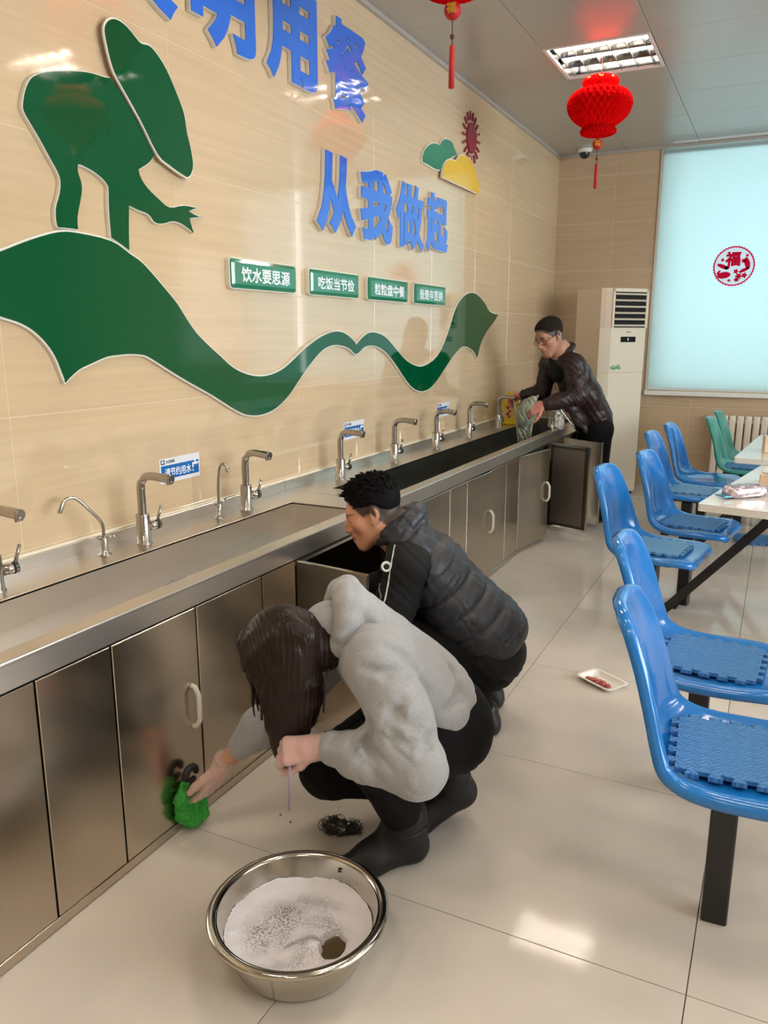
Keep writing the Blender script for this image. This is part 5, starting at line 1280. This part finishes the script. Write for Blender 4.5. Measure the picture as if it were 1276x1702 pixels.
# thin plastic gloves
M_GLOVE = bpy.data.materials.new('thin_plastic_glove'); M_GLOVE.use_nodes = True
nt = M_GLOVE.node_tree; b = nt.nodes['Principled BSDF']; b.inputs['Base Color'].default_value = lin((240, 214, 206)); b.inputs['Roughness'].default_value = 0.25; b.inputs['Alpha'].default_value = 0.42
for kw in (HR, HL):
    S = Sdf(); q = dict(kw); q['inflate'] = 0.0022; hand_ops(S, **q)
    d = unit(kw['d']); S.cone(kw['w'] - d * 0.012, kw['w'] + d * 0.02, 0.033, 0.027, 0.012)
    S.plane(kw['w'] - d * 0.022, -d, 0.002)
    S.post.append(lambda P: 0.0008 * wav(P, [((150, 120, 90), 1.0)], 5))
    g = S.mesh('plastic_glove', 0.0036, M_GLOVE, woman)
    # flared cuff rim
    n = V3(*kw['n']); n = unit(n - d * (n @ d)); t = np.cross(d, n); b = MB(); rr0 = []
    for (o_, r_) in ((-0.002, 0.031), (-0.016, 0.034), (-0.028, 0.039)):
        rr0.append([b.bm.verts.new(kw['w'] + d * (o_ + 0.006 * math.sin(3 * a)) + (t * math.cos(a) + n * 0.85 * math.sin(a)) * r_) for a in [2 * PI * k / 28 for k in range(28)]])
    for u, v in zip(rr0[:-1], rr0[1:]):
        for k in range(28): b.bm.faces.new((u[k], u[(k + 1) % 28], v[(k + 1) % 28], v[k]))
    b.build('glove_cuff', M_GLOVE, g, smooth=True)
# things in her hands
M_GCL = mat('green_scouring_cloth', (46, 142, 44), rough=0.8, noise=(120, 0.25), bump=(200, 0.6, 0.004))
S = Sdf()
S.chain([(0.640, 1.568, 0.160), (0.636, 1.551, 0.116), (0.634, 1.556, 0.066), (0.640, 1.588, 0.032), (0.646, 1.625, 0.034), (0.640, 1.640, 0.070)], [0.016, 0.018, 0.018, 0.020, 0.019, 0.014], 0.02, flat=((1, 0, 0), 0.8))
S.ell((0.630, 1.592, 0.085), (0.010, 0.036, 0.058), None, 0.02)
S.cut(lambda P: 0.6165 - P[:, 0], 0.002); S.cut(lambda P: 0.012 - P[:, 2], 0.002)
S.post.append(lambda P: 0.0035 * wav(P, [((120, 90, 160), 1.0), ((60, 150, -80), 0.8)], 6))
rag = S.mesh('scouring_cloth', 0.0035, M_GCL)
tag(rag, 'bright green scouring cloth pressed against the cabinet under the woman\'s gloved hand', 'cloth')
S = Sdf()
S.chain([(0.640 + 0.0, 1.592 + 0.024 * math.cos(a), 0.176 + 0.022 * math.sin(a)) for a in [2 * PI * k / 12 for k in range(11)]], [0.009] * 11, 0.008)
S.cut(lambda P: 0.6165 - P[:, 0], 0.002)
S.mesh('black_scourer_coil', 0.0035, M_RUBBER, rag)
st0 = V3(0.992, 1.60, 0.36)
MB().cyl((1.064, 1.473, 0.392), (1.055, 1.476, 0.250), 0.0035, 0.003, seg=10).build('thin_rod', mat('lilac_plastic', (176, 150, 172), rough=0.3))
tag(bpy.data.objects['thin_rod'], 'thin lilac rod hanging from the woman\'s left gloved hand', 'rod')

# ------------------------------------------------------------------ the man crouching at the open cabinet
ml = unit((0.37, -0.93, 0)); mpel = V3(1.195, 2.55, 0.31); mneck = V3(0.915, 2.468, 0.715)
msp = unit(mneck - mpel); mdo = unit(np.cross(msp, ml)); MR = np.stack([ml, msp, mdo], 1)
mH = Head((0.805, 2.425, 0.800), (-0.865, -0.41, -0.34), (-0.33, -0.05, 0.94), 1.0)
S = mS = Sdf()
mH.ops(S, mneck, 0.060)
mshL, melL, mwrL = V3(0.985, 2.345, 0.645), V3(0.945, 2.265, 0.40), V3(0.74, 2.40, 0.40)
mshR, melR, mwrR = V3(0.86, 2.66, 0.645), V3(0.74, 2.72, 0.45), V3(0.56, 2.60, 0.42)
S.chain([mneck, mneck * 0.6 + mpel * 0.4, mpel], [0.085, 0.10, 0.11], 0.05)
S.chain([mneck + V3(0.04, -0.04, -0.06), mshL, melL, mwrL], [0.055, 0.05, 0.040, 0.028], 0.03)
S.chain([mneck + V3(0, 0.06, -0.06), mshR, melR, mwrR], [0.055, 0.05, 0.040, 0.028], 0.03)
mhL, mkL, maL = V3(1.17, 2.465, 0.28), V3(0.90, 2.335, 0.40), V3(1.19, 2.495, 0.10)
mhR, mkR, maR = V3(1.12, 2.63, 0.28), V3(0.86, 2.62, 0.42), V3(1.13, 2.71, 0.10)
S.chain([mpel, mhL, mkL, maL, (1.0, 2.42, 0.035)], [0.09, 0.075, 0.055, 0.038, 0.02], 0.03)
S.chain([mpel, mhR, mkR, maR, (0.93, 2.65, 0.035)], [0.09, 0.075, 0.055, 0.038, 0.02], 0.03)
hand_ops(S, mwrL, (-0.8, 0.45, -0.1), (0.2, -0.3, 0.9), 1, curl=(0.4, 0.5, 0.4)); hand_ops(S, mwrR, (-0.8, -0.4, -0.2), (0.2, 0.3, 0.9), -1, curl=(0.4, 0.5, 0.4))
man = S.mesh('person', 0.0034, M_SKIN)
mH.paint(man, (208, 150, 118), lip=(176, 98, 86), dark=(34, 26, 24), scalp=(66, 50, 42))
tag(man, 'man with short black hair in a black quilted vest crouching at the open cabinet', 'person')
M_BHAIR = mat('black_hair', (13, 11, 11), rough=0.7, spec=0.12, streak=((90.0, 90.0, 90.0), 0.3, 0.08))
def cropped(H, res, owner, m, thick, spikes, length, seed, up=0.0):
    S = Sdf()
    S.ell(H.p(0, -0.016, 0.058), V3(0.0768, 0.0975, 0.064 + thick) * H.s, H.R, 0.02)
    S.ell(H.p(0, -0.014, 0.036), V3(0.0772, 0.0985, 0.086) * H.s, H.R, 0.02)
    S.cut(lambda P: (lambda q: np.interp(q[:, 1], [-0.12, -0.085, -0.05, -0.01, 0.03, 0.055, 0.07, 0.12], [-0.055, -0.045, -0.008, 0.026, 0.028, 0.048 + up, 0.064 + up, 0.060 + up]) - q[:, 2])(H.local(P)) * 0.7, 0.02)
    h = S.mesh('hair', res, m, owner)
    r = random.Random(seed); b = MB()
    for k in range(int(spikes * 1.5)):
        a = r.uniform(0, 2 * PI); e = math.asin(r.uniform(-0.25, 1.0))
        n = V3(math.cos(a) * math.cos(e), math.sin(a) * math.cos(e), math.sin(e))
        q = V3(0, -0.016, 0.058) + n * V3(0.077, 0.096, 0.061 + thick)
        if q[1] > 0.055 and q[2] < 0.085 + up: continue
        d = unit(n * 0.75 + V3(r.uniform(-.25, .25), 0.30 + r.uniform(-.2, .3), 0.35)); L = length * r.uniform(0.6, 1.25) * (0.3 + 0.7 * min(1, max(0, (q[2] - 0.035) / 0.06)))
        p0 = H.p(*q); p1 = H.p(*(q + d * L * 0.6)); p2 = H.p(*(q + d * L + V3(0, 0.004, -0.002)))
        b.tube([p0, p1, p2], [0.0042 * H.s, 0.0028 * H.s, 0.0006], 4, False)
    tag(b.build('hair_tufts', m, h), kind='stuff')
cropped(mH, 0.0032, man, M_BHAIR, 0.010, 520, 0.021, 3)
# quilted vest
M_VEST = mat('black_quilted_nylon', (50, 52, 58), rough=0.42, spec=0.4, bump=(45, 0.35, 0.006))
S = Sdf()
S.ell(mpel + V3(0.015, 0.0, 0.075), V3(0.172, 0.15, 0.132), MR, 0.05)
S.ell(mpel * 0.62 + mneck * 0.38 + mdo * 0.016, V3(0.182, 0.16, 0.135), MR, 0.06)
S.ell(mpel * 0.30 + mneck * 0.70 + mdo * 0.014, V3(0.190, 0.13, 0.120), MR, 0.06)
S.cone(mneck + V3(0.015, 0, -0.015), mshL * 0.6 + mneck * 0.4 + V3(0.01, 0, 0.02), 0.072, 0.07, 0.05)
S.cone(mneck + V3(0.015, 0, -0.015), mshR * 0.6 + mneck * 0.4 + V3(0.01, 0, 0.02), 0.072, 0.07, 0.05)
cr = []
for k in range(13):
    a = 2 * PI * k / 12; cr.append(mneck + V3(-0.008, 0.0, 0.026) + ml * 0.074 * math.cos(a) + np.cross(ml, msp) * (-0.080) * math.sin(a) + msp * 0.012)
S.chain(cr, [0.026] * 13, 0.02); S.chain([c_ + msp * 0.022 for c_ in cr], [0.016] * 13, 0.02)
S.plane(mpel + V3(0.03, 0, 0.0) - msp * 0.03, -msp + V3(0.25, 0, -0.1), 0.012)
S.add('c', (lambda P: np.linalg.norm((P - (mshL + ml * 0.012)) - np.outer((P - (mshL + ml * 0.012)) @ unit(ml + V3(-0.3, 0, -0.2)), unit(ml + V3(-0.3, 0, -0.2))), axis=1) - 0.078 + 10 * np.maximum(0, 0.01 - (P - mshL) @ ml)), mshL, 0.3, 0.01, 's')
def quilt(P):
    s = (P - mpel) @ msp + 0.030 * np.sin((P - mpel) @ ml * 7) + 0.10; u = (s / 0.078) % 1.0; e = np.abs(2 * u - 1)
    return 0.010 * e ** 3.5 - 0.004 + 0.0022 * wav(P, [((70, 36, -60), 1.0), ((24, 84, 48), 0.8)], 8)
S.post.append(quilt)
vest = S.mesh('quilted_vest', 0.0048, M_VEST, man)
M_BLKF = mat('black_knit', (12, 12, 13), rough=0.85, bump=(160, 0.2, 0.002))
S = Sdf()
S.chain([mneck * 0.45 + mshL * 0.55, mshL, mshL * 0.5 + melL * 0.5 + V3(-0.01, 0, 0), melL, mwrL + V3(0.02, -0.01, 0)], [0.075, 0.078, 0.070, 0.058, 0.040], 0.03)
S.chain([mneck * 0.45 + mshR * 0.55, mshR, melR, mwrR + V3(0.02, 0.01, 0)], [0.075, 0.075, 0.058, 0.040], 0.03)
S.ell(mpel + V3(0.02, 0.0, 0.0), V3(0.168, 0.13, 0.128), MR, 0.03)
S.ell(mneck * 0.7 + mpel * 0.3 - mdo * 0.05, V3(0.15, 0.14, 0.09), MR, 0.03)
S.post.append(lambda P: 0.003 * wav(P, [((50, 30, 60), 1.0)], 9))
S.mesh('pullover', 0.0055, M_BLKF, man)
S = Sdf()
S.ell(mpel + V3(0.01, 0, -0.03), V3(0.16, 0.12, 0.12), MR, 0.03)
S.chain([mpel + (mhL - mpel) * 0.8, mhL * 0.6 + mkL * 0.4, mkL, maL + V3(0, 0, 0.02)], [0.115, 0.10, 0.075, 0.058], 0.03)
S.chain([mpel + (mhR - mpel) * 0.8, mhR * 0.6 + mkR * 0.4, mkR, maR + V3(0, 0, 0.02)], [0.115, 0.10, 0.075, 0.058], 0.03)
S.post.append(lambda P: 0.003 * wav(P, [((45, 30, 50), 1.0)], 10))
S.mesh('trousers', 0.006, M_TROU, man)
for heel, ball, toe, an in ((V3(1.225, 2.525, 0.040), V3(1.07, 2.455, 0.040), V3(0.98, 2.415, 0.034), maL), (V3(1.17, 2.735, 0.040), V3(1.0, 2.675, 0.04), V3(0.92, 2.645, 0.034), maR)):
    S = Sdf(); S.chain([heel, ball, toe], [0.043, 0.046, 0.036], 0.02); S.cone(an, heel * 0.6 + ball * 0.4, 0.05, 0.04, 0.03); S.cone(heel + V3(-0.004, -0.002, -0.015), heel + V3(-0.012, -0.004, 0.045), 0.046, 0.047, 0.02)
    S.cut(lambda P: 0.003 - P[:, 2], 0.003); S.mesh('shoe', 0.0055, mat('black_leather_shoe', (16, 15, 15), rough=0.35), man)
# white piping and round badge along the vest opening
PIPE = [(0.9412, 2.324, 0.7212), (0.9513, 2.2891, 0.6975), (0.9553, 2.2673, 0.6661), (0.951, 2.2624, 0.6293), (0.9493, 2.2523, 0.5963), (0.9487, 2.2355, 0.5592), (0.9417, 2.2271, 0.525), (0.9362, 2.2246, 0.4867)]
MB().tube(PIPE, [0.0028] * 8, 6).build('white_piping', M_WPLAST, vest)
MB().tube(smoothpath([(0.915, 2.262, 0.60), (0.9138, 2.2604, 0.5782), (0.9309, 2.2399, 0.5615), (0.9216, 2.2359, 0.5359), (0.9395, 2.227, 0.5204), (0.9193, 2.2312, 0.4903)], 4), 0.0024, 6).build('zip_chain', mat('pale_zip_metal', (196, 180, 170), rough=0.3, metal=0.8), vest)
bc, bn = Vector((0.9385, 2.2640, 0.6610)), Vector((0.50, -0.84, 0.18)).normalized()
bq = bn.to_track_quat('Z', 'Y').to_matrix().to_4x4()
bd = MB().lathe([(0, 0.004), (0.010, 0.004), (0.010, 0.0055), (0.017, 0.0055), (0.018, 0.002), (0.018, -0.006)], seg=28); bd.bm.transform(Matrix.Translation(bc) @ bq)
bdo = bd.build('round_badge', M_WPLAST, vest)
bd = MB().box(-0.0065, 0.0065, -0.0028, 0.0028, 0.004, 0.0062).box(-0.0028, 0.0028, -0.0065, 0.0065, 0.004, 0.0064).lathe([(0.0, 0.0046), (0.0098, 0.0046)], seg=24); bd.bm.transform(Matrix.Translation(bc) @ bq)
bd.build('badge_emblem', M_RUBBER, bdo, fix=False)

# ------------------------------------------------------------------ the man standing at the far tap
sl = unit((0.62, -0.785, 0)); spel = V3(0.79, 6.12, 0.80); sneck = V3(0.600, 5.88, 1.265)
ssp = unit(sneck - spel); sdo = unit(np.cross(ssp, sl)); SR = np.stack([sl, ssp, sdo], 1)
sH = Head((0.530, 5.765, 1.402), (-0.50, -0.76, -0.42), (-0.30, -0.25, 0.92), 1.10)
S = sS = Sdf()
sH.ops(S, sneck, 0.060)
sshL, selL, swrL = V3(0.715, 5.79, 1.20), V3(0.765, 5.74, 0.985), V3(0.565, 5.60, 0.925)
sshR, selR, swrR = V3(0.475, 6.03, 1.20), V3(0.425, 6.03, 0.985), V3(0.285, 5.99, 0.955)
S.chain([sneck, sneck * 0.5 + spel * 0.5, spel], [0.09, 0.11, 0.12], 0.05)
S.chain([sneck + V3(0.03, -0.03, -0.05), sshL, selL, swrL], [0.055, 0.05, 0.040, 0.028], 0.03)
S.chain([sneck + V3(-0.03, 0.04, -0.05), sshR, selR, swrR], [0.055, 0.05, 0.040, 0.028], 0.03)
S.chain([spel, (0.87, 6.04, 0.74), (0.88, 6.03, 0.42), (0.90, 6.05, 0.08), (0.76, 5.98, 0.03)], [0.09, 0.08, 0.055, 0.04, 0.02], 0.03)
S.chain([spel, (0.76, 6.22, 0.74), (0.76, 6.22, 0.42), (0.79, 6.25, 0.08), (0.66, 6.18, 0.03)], [0.09, 0.08, 0.055, 0.04, 0.02], 0.03)
hand_ops(S, swrL + V3(-0.01, -0.005, 0), (-0.80, -0.20, -0.35), (0.1, -0.85, 0.5), -1, curl=(0.75, 0.9, 0.6), spread=0.04, s=1.08)
hand_ops(S, swrR + V3(-0.008, 0, 0), (-0.75, 0.35, -0.25), (0.3, 0.2, 0.9), 1, curl=(0.7, 0.8, 0.5), s=1.05)
man3 = S.mesh('person', 0.0048, M_SKIN)
sH.paint(man3, (182, 134, 108), lip=(160, 96, 86), dark=(40, 32, 28), scalp=(70, 56, 46), hands=[(swrL + V3(-0.06, -0.02, 0), 0.10, (202, 134, 118)), (swrR + V3(-0.06, 0.02, 0), 0.10, (212, 120, 108))])
tag(man3, 'man with glasses in a dark brown leather jacket standing bent over the far trough', 'person')
cropped(sH, 0.0042, man3, mat('dark_cropped_hair', (38, 32, 28), rough=0.85, spec=0.15, noise=(70, 0.3)), 0.0, 260, 0.005, 4, 0.016)
M_JACK = mat('dark_brown_leather', (40, 23, 23), rough=0.42, spec=0.4, noise=(14, 0.25), bump=(34, 0.5, 0.008))
S = Sdf()
S.ell(spel + ssp * 0.04 + V3(0.005, 0.0, 0), V3(0.185, 0.19, 0.14), SR, 0.05)
S.ell(spel * 0.6 + sneck * 0.4 + sdo * 0.010, V3(0.19, 0.19, 0.135), SR, 0.06)
S.ell(spel * 0.27 + sneck * 0.73 + sdo * 0.010, V3(0.195, 0.14, 0.120), SR, 0.06)
S.cone(sneck - V3(0, 0, 0.02), sshL, 0.075, 0.078, 0.05); S.cone(sneck - V3(0, 0, 0.02), sshR, 0.075, 0.078, 0.05)
S.chain([sshL, sshL * 0.5 + selL * 0.5, selL, selL * 0.4 + swrL * 0.6, swrL + V3(0.012, 0.01, 0.002)], [0.080, 0.074, 0.066, 0.056, 0.046], 0.03)
S.chain([sshR, selR, swrR + V3(0.012, 0.0, 0.006)], [0.080, 0.062, 0.044], 0.03)
cr = []
for k in range(13):
    a = 2 * PI * k / 12; cr.append(sneck + V3(0.0, 0.0, 0.030) + sl * 0.078 * math.cos(a) + np.cross(sl, ssp) * 0.080 * math.sin(a))
S.chain(cr, [0.022] * 13, 0.015)
S.plane(spel - ssp * 0.125, -ssp + V3(0.1, 0, -0.15), 0.012)
ZIPP = [V3(0.560, 5.845, 1.05), V3(0.621, 5.845, 0.868), V3(0.685, 5.89, 0.772), V3(0.742, 5.93, 0.690)]
fl_ = unit(V3(0.50, -0.86, 0.1))
for q_, r_ in ((V3(0.05, 0.03, 0.03), 0.040), (V3(0.11, 0.09, 0.05), 0.055)):
    S.chain([p_ + q_ + V3(0, 0.008, 0) for p_ in ZIPP], [r_, r_, r_, r_ * 0.8], 0.02, flat=(fl_, 0.45))
S.post.append(lambda P: 0.0035 * wav(P, [((34, 30, 40), 1.0), ((-30, 40, 26), 0.8)], 12) + 0.006 * wav(P, [((60, 40, 70), 1.0)], 13) * np.exp(-np.sum((P - selL) ** 2, 1) / 0.012))
jk = S.mesh('leather_jacket', 0.0055, M_JACK, man3)
MB().tube(ZIPP, 0.004, 6).build('zip', mat('bright_zip_metal', (200, 196, 188), rough=0.25, metal=1.0), jk)
S = Sdf()
S.chain([sneck + V3(-0.035, -0.03, 0.0), sneck * 0.75 + spel * 0.25 + V3(-0.06, -0.065, 0)], [0.055, 0.08], 0.03)
S.mesh('dark_shirt', 0.006, M_BLKF, man3)
S = Sdf()
S.ell(spel + V3(0, 0, -0.04), V3(0.165, 0.13, 0.12), SR, 0.03)
S.chain([spel, (0.87, 6.04, 0.72), (0.88, 6.03, 0.42), (0.90, 6.05, 0.07)], [0.10, 0.10, 0.075, 0.062], 0.03)
S.chain([spel, (0.76, 6.22, 0.72), (0.76, 6.22, 0.42), (0.79, 6.25, 0.07)], [0.10, 0.10, 0.075, 0.062], 0.03)
S.mesh('trousers', 0.007, M_TROU, man3)
for (x, y) in ((0.90, 6.05), (0.79, 6.25)):
    S = Sdf(); S.chain([(x + 0.03, y + 0.015, 0.04), (x - 0.09, y - 0.05, 0.04), (x - 0.16, y - 0.085, 0.034)], [0.042, 0.045, 0.035], 0.02); S.cone((x, y, 0.09), (x - 0.02, y, 0.04), 0.045, 0.042, 0.02)
    S.cut(lambda P: 0.003 - P[:, 2], 0.003); S.mesh('shoe', 0.007, MATS['black_leather_shoe'], man3)
# glasses
gl = MB()
for x in (-1, 1):
    pts = [sH.p(x * 0.033 + 0.024 * math.copysign(abs(math.cos(a)) ** 0.7, math.cos(a)), 0.101 - 0.012 * abs(x * 0.033 + 0.024 * math.cos(a)) / 0.05, -0.002 + 0.017 * math.copysign(abs(math.sin(a)) ** 0.7, math.sin(a))) for a in [2 * PI * k / 20 for k in range(21)]]
    gl.tube(pts, [0.0016] * 21, 6, False)
    gl.tube([sH.p(x * 0.058, 0.088, 0.004), sH.p(x * 0.078, 0.05, 0.006), sH.p(x * 0.083, -0.005, 0.008)], 0.0017, 6)
gl.tube([sH.p(-0.010, 0.105, 0.002), sH.p(0, 0.109, 0.005), sH.p(0.010, 0.105, 0.002)], 0.0015, 6)
gl.build('glasses', mat('dark_red_spectacle_frame', (70, 26, 26), rough=0.25, metal=0.5), man3)
# rag in his hands, crumpled bag on the rim
M_RAG = mat('sheer_grey_green_cloth', (150, 156, 136), rough=0.7, noise=(60, 0.15))
S = Sdf()
S.chain([(0.470, 5.60, 0.955), (0.440, 5.625, 0.905), (0.405, 5.65, 0.835), (0.385, 5.66, 0.79)], [0.030, 0.058, 0.070, 0.045], 0.03)
S.chain([(0.475, 5.60, 0.955), (0.505, 5.605, 0.985)], [0.02, 0.008], 0.02)
for k in range(7): S.cone((0.365 + 0.014 * k, 5.66 + 0.006 * (k % 3), 0.80), (0.360 + 0.015 * k, 5.665, 0.60 + 0.03 * (k % 2)), 0.012, 0.005, 0.012)
S.post.append(lambda P: 0.006 * wav(P, [((70, 30, 12), 1.0), ((110, -40, 20), 0.6)], 14))
tag(S.mesh('wet_rag', 0.005, M_RAG), 'dripping grey-green rag held by the standing man over the trough', 'cloth')
M_BAG = mat('crumpled_clear_bag', (186, 180, 166), rough=0.15, spec=0.8, noise=(40, 0.35))
b = bmesh.new(); bmesh.ops.create_icosphere(b, subdivisions=4, radius=1)
for v in b.verts:
    q = 1 + 0.25 * mnoise.noise(v.co * 3.1) + 0.16 * mnoise.noise(v.co * 8)
    v.co = Vector((v.co.x * 0.055 * q, v.co.y * 0.12 * q, v.co.z * 0.075 * q + 0.05 * q * (0.3 if v.co.z > 0 else 0)))
    v.co.z = max(v.co.z, -0.05)
tag(MB().merge(b).build('crumpled_bag', M_BAG, None, (0.585, 5.86, 0.776), (0, 0, 0.1), smooth=False), 'crumpled clear plastic bag on the trough rim in front of the standing man', 'plastic bag')
